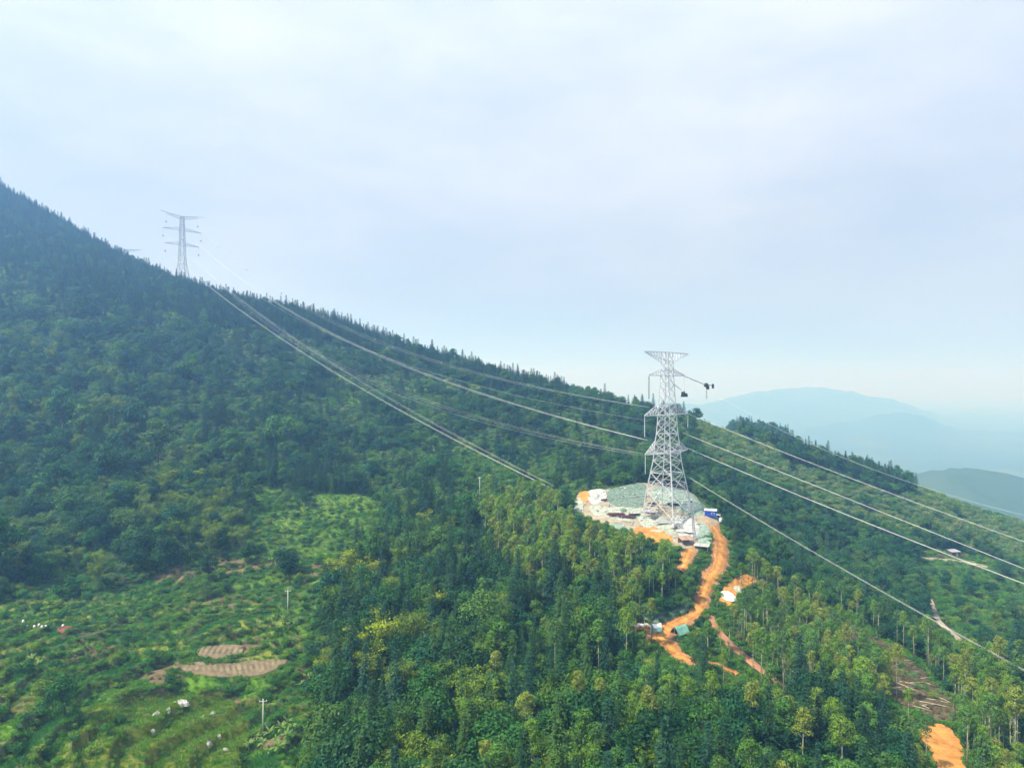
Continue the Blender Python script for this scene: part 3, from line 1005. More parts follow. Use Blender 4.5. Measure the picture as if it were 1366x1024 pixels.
S2 = lambda px, py: np.array(W(px, py, 650.0 + (px - 243) * 0.55))
for lb, S, E, ps, kw in [
    ('bright bundle of conductors running down from the crest to the pylon\'s third left arm', S2(258, 320), W(864, 587, 264), [(560, 495)], dict(n=2, rad=0.05, spread=0.3, spacers=0)),
    ('loose bundle of conductors swinging down to the big pylon\'s lowest left arm', S2(258, 341), W(857, 605, 264), [(600, 544)], dict(n=3, rad=0.024, spread=0.9, mat=M_WIRE, spacers=0)),
    ('lower of two wire ropes dropping to the left edge of the work pad', S2(226, 338), G(768, 667), [(468, 509), (556, 559)], dict(n=2, rad=0.048, spread=0.3, spacers=0)),
    ('upper of two wire ropes dropping to the left edge of the work pad', S2(226, 318), G(772, 664), [(491, 512), (585, 570)], dict(n=2, rad=0.03, spread=0.7, spacers=0)),
    ('thin pair of wires along the skyline to the pylon\'s second arm', S2(258, 298), W(866, 543, 262), [(585, 482)], dict(n=2, rad=0.03, spread=0.7, mat=M_WIRE2)),
    ('single faint earth wire passing over the middle of the slope', S2(226, 300), W(864, 561, 262), [(640, 515)], dict(n=1, rad=0.025, mat=M_WIRE2)),
]:
    s_, e_, sag_ = fit_wire(S, E, ps)
    bundle(lb, s_, e_, sag_, **kw)
ENDXY = (TW[0] + 118, TW[1] - 118, 0)
for lb, S, ps, kw in [
    ('uppermost pair of conductors leaving the big pylon downhill, over the far ridge', W(912, 549, 283), [(1139, 639), (1366, 722)], dict(n=2, rad=0.028, spread=0.5)),
    ('second bundle from the top leaving the big pylon downhill', W(910, 577, 276), [(1190, 685), (1366, 755)], dict(n=2, rad=0.033, spread=0.35, spacers=4)),
    ('bright third bundle leaving the pylon\'s lowest arm downhill', W(916, 597, 282), [(1070, 662), (1366, 778)], dict(n=2, rad=0.042, spread=0.35, spacers=4)),
    ('lowest bundle leaving the pylon legs, crossing the eucalyptus spur', W(917, 635, 274), [(1036, 707), (1366, 893)], dict(n=2, rad=0.028, spread=0.35, spacers=4)),
    ('thin single wire crossing the hazy wooded knoll', W(912, 500, 283), [(1019, 562), (1366, 687)], dict(n=1, rad=0.03, mat=M_WIRE2)),
]:
    s_, e_, sag_ = fit_wire(S, ENDXY if 'lowest bundle' not in lb else (TW[0] + 118, TW[1] - 172, 0), ps, True)
    bundle(lb, s_, e_, sag_, **kw)

# ------------------------------------------------------------------ work site and small things
def at(px, py, lift=0.35):
    p = ground_at(px, py)
    return Vector((p.x, p.y, p.z + lift))


def roof_sheet(mb, w, d, z0, z1, th=0.08, waves=10):
    """corrugated mono-pitch sheet: low at front (-y), high at back"""
    n = waves * 2
    top, bot = [], []
    for i in range(n + 1):
        x = -w / 2 + w * i / n
        c = 0.06 * (i % 2)
        top += [(x, -d / 2, z0 + c), (x, d / 2, z1 + c)]
        bot += [(x, -d / 2, z0 + c - th), (x, d / 2, z1 + c - th)]
    vs_ = top + bot
    o = len(top)
    fs_ = []
    for i in range(n):
        a = i * 2
        fs_ += [(a, a + 2, a + 3, a + 1), (o + a, o + a + 1, o + a + 3, o + a + 2), (a, o + a, o + a + 2, a + 2), (a + 1, a + 3, o + a + 3, o + a + 1)]
    fs_ += [(0, 1, o + 1, o), (2 * n, o + 2 * n, o + 2 * n + 1, 2 * n + 1)]
    mb.add(vs_, fs_)
    return mb


# blue site cabin
p = at(948, 690)
T = thing('site_cabin', 'small bright blue site cabin with a white roof beside the work pad', 'cabin', p, R(-18))
MB().box((0, 0, 1.25), (4.4, 2.8, 2.3)).build('wall', M_BLUE, T)
roof_sheet(MB(), 4.8, 3.3, 2.55, 2.75).build('roof', M_WHITE, T)
d_ = MB().box((-0.9, -1.42, 1.05), (0.9, 0.08, 1.9)).build('door', M_BLUE, T)
MB().box((-0.6, -1.5, 1.05), (0.06, 0.08, 0.2)).build('handle', M_WHITE, d_)
w_ = MB().box((0.9, -1.42, 1.4), (1.2, 0.08, 0.8)).build('window', M_WHITE, T)
MB().box((0.9, -1.47, 1.4), (1.0, 0.05, 0.62)).build('pane', M_BLACK, w_)
for xx in (-1.6, 1.6):
    MB().box((xx, 0, 0.02), (0.3, 2.6, 0.22)).build('skid', M_BLACK, T)
# generator and drum next to it
p = at(958, 692)
T = thing('generator', 'small white generator box at the end of the blue cabin', 'generator', p, R(-10))
MB().box((0, 0, 0.75), (1.7, 1.0, 1.1)).box((0, 0, 1.34), (1.8, 1.1, 0.1)).build('housing', M_WHITE, T)
MB().box((0, -0.52, 0.75), (1.0, 0.06, 0.6)).build('grille', M_BLACK, T)
MB().tube([(0.6, 0.2, 1.38), (0.6, 0.2, 1.8)], 0.07, 8).build('exhaust', M_BLACK, T)
for xx in (-.6, .6):
    MB().box((xx, 0, .12), (.15, 1.1, .2)).build('skid', M_BLACK, T)
p = at(961, 697)
T = thing('water_tank', 'upright white plastic tank where the orange road meets the pad', 'tank', p)
MB().tube([(0, 0, 0), (0, 0, .1), (0, 0, 1.3), (0, 0, 1.55), (0, 0, 1.65)], [.6, .65, .65, .45, .2], 16).build('vessel', M_WHITE, T, True)
MB().tube([(0, 0, 1.65), (0, 0, 1.75)], .22, 12).build('lid', M_BLACK, T)

# stacks of steel members
def steel_stack(px, py, rz, n, ln, mat, label, w=0.22, wild=0.06):
    p = at(px, py, 0.7)
    T = thing('steel_stack', label, 'steel stack', p, rz, 'steel members laid out around the pylon')
    for k in range(2):
        MB().box(((k - .5) * ln * .6, 0, 0), (.2, n * .16 + .8, .2)).build('bearer', M_LOG, T)
    for k in range(n):
        row = k % max(2, n // 2)
        lay = k // max(2, n // 2)
        a = random.uniform(-wild, wild)
        mb = MB()
        q = (random.uniform(-.4, .4), (row - n / 4) * .36, .22 + lay * .26)
        l_ = ln * random.uniform(.75, 1.05)
        mb.box((q[0], q[1], q[2]), (l_, w, .05), a)
        mb.box((q[0], q[1] + w / 2 - .03, q[2] + .11), (l_, .05, .2), a)
        mb.build('angle_bar', mat, T)
    return T


steel_stack(822, 689, R(8), 14, 7.5, M_RED, 'rust red stack of steel bars left of the big pylon')
steel_stack(836, 692, R(-14), 12, 6.5, M_RED, 'smaller rust red heap of bars next to the long red stack')
steel_stack(846, 690, R(25), 8, 5, M_BLACK, 'black steel bars by the pylon\'s left leg', wild=.3)
steel_stack(866, 685, R(-20), 14, 7, M_STEEL, 'pale steel angle bars just left of the pylon base', wild=.35)
steel_stack(874, 692, R(30), 14, 6, M_STEEL2, 'grey steel bars in front of the pylon\'s nearest leg', wild=.4)
steel_stack(886, 700, R(-8), 14, 7.5, M_STEEL, 'long pale steel bars on the white sheet below the pylon', wild=.3)
steel_stack(905, 703, R(48), 14, 7, M_STEEL, 'pale steel bars lying askew between pylon and slim mast', wild=.5)
steel_stack(914, 712, R(-35), 12, 6.5, M_STEEL, 'pale steel bars at the foot of the slim mast', wild=.5)
steel_stack(900, 676, R(10), 12, 5, M_BLACK, 'dark steel bars under the pylon\'s far side', wild=.4)
steel_stack(872, 675, R(-10), 10, 4.5, M_BLACK, 'dark steel bars behind the pylon\'s left leg', wild=.4)
steel_stack(806, 670, R(5), 6, 3.2, M_RED, 'short brown heap of bars by the upper left sheet', wild=.4)

# slim lattice gin pole
p = at(927, 722)
T = thing('lattice_mast', 'slim leaning lattice mast standing beside the brown lean-to', 'mast', p, R(20))
Hm = 14.5
tp = Vector((-1.4, .2, Hm))
cs = [Vector((math.cos(a) * .6, math.sin(a) * .6, 0)) for a in (0, 2.09, 4.19)]
for c in cs:
    MB().bar(c, tp + c * .25, .16).build('chord', M_STEEL2, T)
mb = MB()
for i in range(14):
    for k in range(3):
        a0, a1 = cs[k].lerp(tp + cs[k] * .25, i / 14), cs[(k + 1) % 3].lerp(tp + cs[(k + 1) % 3] * .25, (i + 1) / 14)
        mb.bar(a0, a1, .09)
mb.build('lacing', M_STEEL2, T)
MB().tube([tp + Vector((-.15, 0, 0)), tp + Vector((.15, 0, 0))], .35, 10).build('pulley', M_BLACK, T)
for a in (0.4, 2.5, 4.4):
    MB().bar(tp, (math.cos(a) * 5.5, math.sin(a) * 5.5, -.3), .06).build('guy_rope', M_WIRE2, T)

# brown lean-to with tin roof
p = at(915, 727)
T = thing('lean_to', 'brown tin-roofed lean-to at the foot of the slim mast', 'shed', p, R(15))
roof_sheet(MB(), 5.2, 3.8, 1.9, 2.7).build('roof', M_ROOF, T)
for x_ in (-2.3, 2.3):
    for y_, h_ in ((-1.6, 1.85), (1.6, 2.55)):
        MB().bar((x_, y_, -.5), (x_, y_, h_), .14).build('post', M_LOG, T)
MB().box((0, 1.62, 1.1), (4.6, .06, 2.0)).build('back_wall', M_ROOF, T)
p = at(936, 733)
T = thing('lean_to', 'low grey sheet shelter between the slim mast and the road', 'shed', p, R(-25))
roof_sheet(MB(), 5.4, 3.0, 1.2, 1.7).build('roof', M_SHEET, T)
for x_ in (-2.3, 2.3):
    for y_, h_ in ((-1.2, 1.2), (1.2, 1.6)):
        MB().bar((x_, y_, -.5), (x_, y_, h_), .12).build('post', M_LOG, T)


# tents and tarpaulin heaps
def tarp_tent(px, py, w, d, h, rz, mat, label):
    p = at(px, py)
    T = thing('tarp_tent', label, 'tent', p, rz)
    n = 14
    v, f = [], []
    for i in range(n + 1):
        for j in range(9):
            x = (i / n - .5) * w
            s = (j / 8 - .5) * 2
            z = h * (1 - abs(s) ** 1.15) + .08 * math.sin(i * 2.1 + j) - .12 * math.sin(i / n * math.pi) * (1 - abs(s))
            v.append((x + .08 * math.sin(j * 3 + i), s * d / 2, z))
    for i in range(n):
        for j in range(8):
            a = i * 9 + j
            f.append((a, a + 9, a + 10, a + 1))
    obj('canopy', mesh_np('canopy', v, f, [mat], smooth=True), T)
    for x_ in (-w / 2 + .15, w / 2 - .15):
        MB().bar((x_, 0, -.4), (x_, 0, h - .05), .1).build('pole', M_LOG, T)
    MB().bar((-w / 2, 0, h - .08), (w / 2, 0, h - .08), .09).build('ridge_pole', M_LOG, T)
    return T


tarp_tent(907, 845, 5.0, 3.6, 2.3, R(35), M_TARP, 'teal tarpaulin tent beside the orange hairpin')
tarp_tent(876, 840, 2.8, 2.2, 1.7, R(10), M_WHITE, 'small white tent among young trees at the hairpin\'s upper edge')
tarp_tent(876, 843, 3.0, 1.8, 1.0, R(10), M_TARP, 'low green tarpaulin in front of the small white tent')


def heap(px, py, r, h, mat, label, name='tarp_heap', cat='heap', sd_=0, rz=0, lift=0.0, sx=1.0):
    rng = np.random.default_rng(sd_ + 900)
    v, f = [(0, 0, h)], []
    nr_, ns = 6, 16
    for i in range(1, nr_ + 1):
        for k in range(ns):
            a = 2 * math.pi * k / ns
            rr = r * i / nr_ * (1 + .18 * math.sin(2 * a + sd_) + .12 * math.sin(5 * a + sd_ * 2))
            z = h * (1 - (i / nr_) ** 2.2) + rng.normal() * h * (.22 if mat is M_ROCK else .1)
            v.append((math.cos(a) * rr * sx, math.sin(a) * rr, z if i < nr_ else -.5))
    for k in range(ns):
        f.append((0, 1 + k, 1 + (k + 1) % ns))
    for i in range(nr_ - 1):
        a, b = 1 + i * ns, 1 + (i + 1) * ns
        for k in range(ns):
            f.append((a + k, b + k, b + (k + 1) % ns, a + (k + 1) % ns))
    return tag(obj(name, mesh_np(name, v, f, [mat], smooth=(mat is not M_ROCK)), None, at(px, py, lift), (0, 0, rz)), label, cat)


heap(969, 797, 2.6, 1.9, M_WHITE, 'crumpled white tarpaulin heap on the knoll beside the orange road', sd_=3, sx=1.25)
heap(983, 786, 1.9, 1.2, M_NETP, 'pale green covered heap above the white one on the knoll', sd_=4)
heap(795, 664, 2.2, 1.4, M_SHEET, 'grey white covered heap at the pad\'s far left', sd_=5, lift=.5)
heap(832, 683, 1.6, 1.0, M_NETD, 'dark covered heap behind the red steel stack', sd_=6, lift=.5)

# sacks by the hairpin
for k in range(9):
    p = at(842 + k * 3.3, 836 + (k % 3) * 1.3, 0.3)
    rng = np.random.default_rng(700 + k)
    mb = MB()
    pts = [(-.85, 0, .3), (-.75, 0, .33), (-.3, 0, .42), (.3, 0, .42), (.75, 0, .33), (.85, 0, .3)]
    mb.tube(pts, [.08, .34, .46, .46, .34, .08], 8)
    o = mb.build('soil_sack', M_BAG if k % 4 else M_WHITE, None, True, p, (0, 0, rng.random() * 2))
    tag(o, ('white' if k % 4 == 0 else 'tan') + f' sack in the row beside the hairpin, {["first", "second", "third", "fourth", "fifth", "sixth", "seventh", "eighth", "ninth"][k]} from the forest end', 'sack', 'sacks beside the hairpin')

# utility poles
def utility_pole(px, py, h, label):
    p = at(px, py, -.3)
    T = thing('utility_pole', label, 'pole', p, R(12), 'utility poles')
    MB().tube([(0, 0, -.5), (0, 0, h)], [.19, .12], 10).build('post', M_CONC, T, True)
    MB().box((0, 0, h - .6), (1.7, .12, .12)).build('crossarm', M_STEEL, T)
    for x_ in (-.75, 0, .75):
        MB().tube([(x_, 0, h - .54), (x_, 0, h - .4), (x_, 0, h - .3)], [.05, .1, .05], 8).build('insulator', M_WHITE, T)


utility_pole(384, 822, 9.0, 'pale concrete utility pole in the upper terraces')
utility_pole(351, 980, 8.5, 'pale concrete utility pole beside the bushes at the bottom')
utility_pole(640, 664, 10.0, 'thin pale pole on the slope left of the work pad')

# boulders and white stones in the meadow
for k, (x_, y_, r_, lb) in enumerate([
    (242, 938, 1.5, 'long pale boulder at the top of the yellow meadow'), (208, 953, 1.0, 'whitish boulder left in the yellow meadow'), (224, 948, .9, 'small whitish boulder next to the meadow\'s left one'),
    (284, 952, .9, 'small boulder on the brown patch of the meadow'), (203, 976, .8, 'flat pale stone low in the meadow'), (277, 993, 1.0, 'bright white boulder near the lower utility pole'),
    (292, 982, .8, 'small pale boulder above the bright white one'), (301, 1001, .9, 'white boulder nearest the banana plants'),
    (116, 862, .7, 'small white stone on the terrace edge'), (52, 883, .7, 'small white stone by the path at the left'), (273, 873, .6, 'tiny white stone on the upper crop plot')]):
    heap(x_, y_, r_ * .75, r_ * .5, M_ROCK, lb, 'boulder', 'boulder', 20 + k, k * 1.3, 0.0, 1.5 if k == 0 else 1.1)
# red cloth and white bags on the upper terrace
for k, (x_, y_) in enumerate([(31, 831), (36, 838), (46, 838), (52, 836), (56, 839), (61, 838), (84, 837)]):
    p = at(x_, y_, .1)
    mb = MB().tube([(0, 0, 0), (0, 0, .25), (0, 0, .75), (0, 0, .95)], [.22, .34, .3, .08], 8)
    tag(mb.build('white_bag', M_WHITE, None, True, p), 'small white bag, %s from the left in the row on the upper terrace' % ['first', 'second', 'third', 'fourth', 'fifth', 'sixth', 'last'][k], 'bag', 'white bags on the upper terrace')
tag(drape_patch('red_cloth', PXP((74, 842), (86, 836), (97, 836), (96, 842), (84, 845)), M_CLOTH, .5, .25, rings=8), 'red cloth spread on the upper terrace beside white bags', 'cloth')

# felled trunks on the spur
for k in range(48):
    x_, y_ = 1160 + (k * 37 % 118), 860 + (k * 23 % 100)
    if not inpoly(np.array([x_]), np.array([y_]), [(1150, 850), (1225, 892), (1285, 950), (1262, 965), (1205, 945), (1150, 890)])[0]:
        continue
    p = at(x_, y_, .35)
    ln_ = random.uniform(4, 8)
    o = MB().tube([(-ln_ / 2, 0, 0), (0, .1, .08), (ln_ / 2, 0, .1)], [.16, .13, .07], 7).build('felled_trunk', M_LOG, None, True, p, (R(random.uniform(-8, 8)), R(random.uniform(-6, 6)), random.uniform(-1.2, .4)))
    tag(o, ('long ' if ln_ > 6 else 'short ') + 'pale felled trunk lying in the cleared strip, ' + ('upper' if y_ < 905 else 'lower') + ' ' + ('left' if x_ < 1215 else 'right') + ' part', 'log', 'felled trunks on the spur')

# small hut by the far lane
p = at(1272, 742)
T = thing('farm_hut', 'small dark hut with pale roof by the lane across the valley', 'hut', p, R(10))
MB().box((0, 0, 1.2), (5, 3.5, 2.6)).build('wall', M_BARK, T)
roof_sheet(MB(), 5.8, 4.4, 2.55, 3.1).build('roof', M_STEEL2, T)
MB().box((.6, -1.78, 1.0), (1, .08, 1.9)).build('door', M_LOG, T)


# banana plants
def banana_leaf_mesh():
    v, f = [], []
    n = 7
    for i in range(n + 1):
        s = i / n
        x = 2.6 * s
        z = 1.1 * s - 1.55 * s * s
        w = .36 * math.sin(math.pi * min(1, .08 + s * .95)) ** .6
        v += [(x, -w, z - .06), (x, 0, z + .03), (x, w, z - .06)]
    for i in range(n):
        a = i * 3
        f += [(a, a + 3, a + 4, a + 1), (a + 1, a + 4, a + 5, a + 2)]
    return mesh_np('banana_leaf', v, f, [M_BAN])


BL = banana_leaf_mesh()
BST = MB().tube([(0, 0, -.4), (0, 0, 1.0), (0, 0, 2.3)], [.2, .17, .1], 8).mesh('banana_stem', M_CULM, True)
bspots = [(342, 990), (350, 1000), (360, 985), (368, 994), (375, 980), (383, 990), (390, 975), (332, 1002), (358, 1008), (372, 1006), (384, 972), (345, 838), (356, 834), (366, 837), (377, 833), (390, 836), (398, 831), (371, 842), (385, 841), (350, 843),
          (452, 800), (460, 808), (466, 798), (425, 826), (434, 822), (440, 832), (452, 822), (410, 910), (418, 903), (425, 912), (404, 918), (34, 892), (42, 886), (50, 895), (270, 905 + 60)]
for k, (x_, y_) in enumerate(bspots):
    rng = np.random.default_rng(1300 + k)
    where = 'beside the lower utility pole' if y_ > 960 else ('in the row below the upper utility pole' if 826 < y_ < 850 and x_ < 402 else ('at the forest edge right of the upper utility pole' if x_ > 402 and y_ < 860 else ('at the forest edge right of the crop plots' if x_ > 402 else 'on the terraces at the left edge')))
    T = thing('banana_plant', ('pale green', 'small', 'bushy', 'tall', 'spreading')[k % 5] + ' banana plant ' + where, 'banana plant', at(x_, y_, 0), rng.random() * 6, 'banana plants ' + where)
    s_ = .5 + .3 * rng.random()
    T.scale = (s_, s_, s_)
    obj('stem', BST, T)
    for q in range(8):
        obj('leaf', BL, T, (0, 0, 1.7 + .07 * q), (0, -R(rng.uniform(10, 65)), q * 2.4 + rng.random() * .4), (.8 + .3 * rng.random(),) * 3)

# small debris littering the pad
rb = MB()
rr_ = random.Random(5)
PADP = [tuple(p[:2]) for p in CLEARINGS['pad']]
cxp = CLEARINGS['pad'][:, :2].mean(0)
for k in range(240):
    x_, y_ = cxp[0] + rr_.gauss(0, 13), cxp[1] + rr_.gauss(0, 12)
    if not inpoly(np.array([x_]), np.array([y_]), PADP)[0]:
        continue
    z_ = float(gz(np.array([x_]), np.array([y_]))[0]) + .95
    if rr_.random() < .55:
        rb.box((x_, y_, z_), (rr_.uniform(.3, 1.0), rr_.uniform(.2, .6), rr_.uniform(.15, .5)), rr_.random() * 3, rr_.uniform(-.4, .4))
    else:
        rb.box((x_, y_, z_), (rr_.uniform(1, 3.2), .14, .14), rr_.random() * 3, 0, rr_.uniform(-.25, .25))
M_DEB = mat_plain('mixed_debris', (0.10, 0.085, 0.08), 0.8, col2=(0.6, 0.6, 0.6), scale=0.9)
tag(rb.build('debris', M_DEB), 'loose timber, steel offcuts and rubble littering the work pad', 'debris', kind='stuff')


# ------------------------------------------------------------------ plants
def unit(v):
    return v / (np.linalg.norm(v, axis=-1, keepdims=True) + 1e-9)


def leafquads(P, D, Nrm, Ln, Wd):
    """diamond leaf sprays: base point, long axis, approximate normal, length, width"""
    S = unit(np.cross(D, Nrm))
    Nn = unit(np.cross(S, D))
    Ln, Wd = np.broadcast_to(Ln, len(P))[:, None], np.broadcast_to(Wd, len(P))[:, None]
    v = np.stack([P, P + D * Ln * .45 + S * Wd * .5, P + D * Ln - Nn * Ln * .12, P + D * Ln * .5 - S * Wd * .5], 1)
    return v.reshape(-1, 3)


def quads_of(n):
    return np.arange(n * 4).reshape(n, 4)


def clump(rng, c, r, n, ln, droop=0.3, flat=0.75, lowcut=-0.35):
    o = unit(rng.normal(size=(n * 2, 3)))
    o = o[o[:, 2] > lowcut][:n]
    n = len(o)
    rad = r * (0.72 + 0.36 * rng.random(n))[:, None]
    P = np.asarray(c) + o * rad * np.array([1, 1, flat])
    tang = unit(np.cross(o, rng.normal(size=(n, 3))))
    D = unit(tang + o * 0.35 + np.array([0, 0, -droop]))
    nr_ = unit(o * np.array([1, 1, 1.3]) + rng.normal(size=(n, 3)) * 0.38 + np.array([0, 0, 0.25]))
    l = ln * (0.7 + 0.6 * rng.random(n))
    return leafquads(P, D, nr_, l, l * 0.62)


def trunk_mesh(name, mat, pts, r0, r1, limbs=(), n=6):
    mb = MB()
    k = len(pts)
    mb.tube(pts, [r0 + (r1 - r0) * i / (k - 1) for i in range(k)], n)
    for (a, b, ra) in limbs:
        a, b = Vector(a), Vector(b)
        mid = a.lerp(b, .5) + Vector((0, 0, (b - a).length * .08))
        mb.tube([a, mid, b], [ra, ra * .7, ra * .3], 4, False)
    return mb.mesh(name, mat, True)


def make_conifer(sd_, H, Rm, ln=0.62):
    rng = np.random.default_rng(sd_)
    vs_ = []
    z = H * 0.14
    limbs = []
    while z < H * 0.985:
        f = z / H
        rr = Rm * (1 - f) ** 0.95 * (0.8 + 0.4 * rng.random()) + 0.12
        nb = int(5 + 4 * (1 - f))
        a0 = rng.random() * 6.28
        for k in range(nb):
            a = a0 + k * 6.283 / nb + rng.normal() * 0.2
            ll = rr * (0.75 + 0.45 * rng.random())
            dz = -0.22 - 0.25 * (1 - f)
            if f < .7 and k % 3 == 0:
                limbs.append(((0, 0, z), (math.cos(a) * ll * .7, math.sin(a) * ll * .7, z + ll * .7 * dz * .5), 0.05))
            m_ = max(3, int(ll * 3.6))
            tpos = (np.arange(m_) + 0.6) / m_
            base = np.stack([np.cos(a) * ll * tpos, np.sin(a) * ll * tpos, z + ll * dz * tpos ** 1.4 + 0.15 * tpos], 1)
            for sgn in (-0.75, 0.0, 0.75):
                ang = a + sgn + rng.normal(size=m_) * .2
                D = unit(np.stack([np.cos(ang), np.sin(ang), np.full(m_, -0.28) + rng.normal(size=m_) * .18], 1))
                Nr = unit(np.stack([np.cos(ang) * .35, np.sin(ang) * .35, np.ones(m_)], 1) + rng.normal(size=(m_, 3)) * .25)
                l = ln * (0.7 + 0.6 * rng.random(m_)) * (0.65 + 0.5 * (1 - f))
                vs_.append(leafquads(base + rng.normal(size=(m_, 3)) * .07, D, Nr, l, l * 0.42))
        z += 0.42 + 0.30 * (1 - f)
    v = np.concatenate(vs_)
    crown = mesh_np('fir_crown', v, quads_of(len(v) // 4), [M_CON])
    return trunk_mesh('fir_trunk', M_BARK, [(0, 0, -0.6), (0.05, 0, H * .4), (0, 0, H * .97)], 0.20, 0.03, limbs), crown


def make_broadleaf(sd_, H, Rx, nclump, ln=0.5, per=95, mat=None, low=0.32):
    rng = np.random.default_rng(sd_)
    vs_, limbs = [], []
    fork = Vector((rng.normal() * .3, rng.normal() * .3, H * 0.36))
    for k in range(nclump):
        while True:
            q = rng.uniform(-1, 1, 3)
            if 0.25 < np.dot(q, q) < 1:
                break
        lob = 1 + 0.28 * math.sin(3 * math.atan2(q[1], q[0]) + sd_)
        c = np.array([q[0] * Rx * .82 * lob, q[1] * Rx * .82 * lob, H * (low + (0.93 - low) * (q[2] * .5 + .5))])
        wid = 1 - 0.55 * max(0, (c[2] / H - .62) / .38)
        c[:2] *= wid
        r = Rx * (0.26 + 0.16 * rng.random())
        vs_.append(clump(rng, c, r, int(per * (0.7 + .6 * rng.random())), ln))
        limbs.append((fork, c, 0.09))
    v = np.concatenate(vs_)
    crown = mesh_np('broadleaf_crown', v, quads_of(len(v) // 4), [mat or M_BRD])
    return trunk_mesh('broadleaf_trunk', M_BARK, [(0, 0, -0.6), (fork.x * .4, fork.y * .4, H * .2), tuple(fork)], 0.26, 0.17, limbs), crown


def make_euc(sd_, H, Rx, ncl):
    rng = np.random.default_rng(sd_)
    vs_, limbs = [], []
    lean = rng.normal(size=2) * 0.35
    tp = lambda f: Vector((lean[0] * f * f, lean[1] * f * f, H * f))
    for k in range(ncl):
        g = (k + rng.random()) / ncl
        f = 0.68 + 0.29 * g
        rr = Rx * math.sqrt(max(0.02, 1 - (g * 1.25 - .35) ** 2)) * (0.25 + .6 * rng.random())
        a = k * 2.4 + rng.random()
        b0 = tp(f - 0.08)
        c = tp(f) + Vector((math.cos(a) * rr, math.sin(a) * rr, rr * .1))
        vs_.append(clump(rng, c, Rx * (0.40 + .16 * rng.random()), 85, 0.40, droop=0.5, flat=.85))
        limbs.append((b0, c, 0.045))
    vs_.append(clump(rng, tp(0.98), Rx * .42, 70, .42, droop=.6))
    for k in range(6):       # a few stray sprays low on the stem
        vs_.append(clump(rng, tp(0.25 + .3 * rng.random()) + Vector(rng.normal(size=3) * .3), .35, 10, .35, .7))
    v = np.concatenate(vs_)
    crown = mesh_np('eucalyptus_crown', v, quads_of(len(v) // 4), [M_EUC])
    return trunk_mesh('eucalyptus_trunk', M_PALE, [(0, 0, -0.6), tuple(tp(.5)), tuple(tp(.97))], 0.17, 0.04, limbs), crown


def make_bamboo(sd_, H, ncu, Rx):
    rng = np.random.default_rng(sd_)
    vs_ = []
    mb = MB()
    for k in range(ncu):
        a, hh = rng.random() * 6.28, H * (0.72 + .34 * rng.random())
        b0 = np.array([math.cos(a), math.sin(a)]) * rng.random() * .9
        out = np.array([math.cos(a), math.sin(a)]) * Rx * (0.35 + .75 * rng.random())
        f = np.linspace(0, 1, 9)
        pts = np.stack([b0[0] + out[0] * f ** 2.4, b0[1] + out[1] * f ** 2.4, hh * np.sin(f * 1.42) / math.sin(1.42) * (1 - .10 * f ** 4)], 1)
        pts[0, 2] = -.4
        mb.tube([tuple(p) for p in pts], list(0.06 - 0.045 * f), 4, False)
        m_ = 120
        ft = 0.28 + 0.72 * rng.random(m_) ** .8
        P = np.stack([np.interp(ft, f, pts[:, i]) for i in range(3)], 1)
        spread = (0.25 + 0.55 * np.sin(np.clip(ft, 0, 1) * 2.9))[:, None]
        P = P + rng.normal(size=(m_, 3)) * spread * np.array([1, 1, .6]) * .75
        D = unit(rng.normal(size=(m_, 3)) * .55 + np.array([out[0] * .25, out[1] * .25, -.35]))
        Nr = unit(rng.normal(size=(m_, 3)) * .5 + np.array([out[0] * .2, out[1] * .2, 1.0]))
        l = .5 * (0.7 + .6 * rng.random(m_))
        vs_.append(leafquads(P, D, Nr, l, l * .42))
    v = np.concatenate(vs_)
    return mb.mesh('bamboo_culms', M_CULM, True), mesh_np('bamboo_leaves', v, quads_of(len(v) // 4), [M_BAM])


def make_shrub(sd_, H, Rx, ncl, mat=None, ln=.34, per=60):
    rng = np.random.default_rng(sd_)
    vs_, limbs = [], []
    for k in range(ncl):
        a, rr = rng.random() * 6.28, Rx * .75 * math.sqrt(rng.random())
        c = np.array([math.cos(a) * rr, math.sin(a) * rr, H * (.35 + .4 * rng.random()) * (1 - .35 * rr / Rx)])
        vs_.append(clump(rng, c, Rx * (.34 + .2 * rng.random()), per, ln, .15, .85, -.1))
        limbs.append(((0, 0, 0), tuple(c), .04))
    v = np.concatenate(vs_)
    return trunk_mesh('shrub_stem', M_BARK, [(0, 0, -.4), (0, 0, H * .25)], .07, .05, limbs, 4), mesh_np('shrub_foliage', v, quads_of(len(v) // 4), [mat or M_SHR])


def make_grass(sd_, H, Rx, n, mat=None):
    rng = np.random.default_rng(sd_)
    a = rng.random(n) * 6.283
    rr = Rx * np.sqrt(rng.random(n))
    P = np.stack([np.cos(a) * rr, np.sin(a) * rr, np.full(n, -.05)], 1)
    D = unit(np.stack([np.cos(a) * .45, np.sin(a) * .45, np.ones(n)], 1) + rng.normal(size=(n, 3)) * .3)
    Nr = unit(rng.normal(size=(n, 3)) + np.array([0, 0, .6]))
    l = H * (.6 + .6 * rng.random(n))
    v = leafquads(P, D, Nr, l, l * .22)
    return None, mesh_np('grass_tuft', v, quads_of(n), [mat or M_GRS])


# (kind, stem mesh, crown mesh, crown radius, height, share of height the crown fills)
PROTO = []


def reg(kind, pair, r, h, lowf):
    PROTO.append((kind, pair[0], pair[1], r, h, lowf))


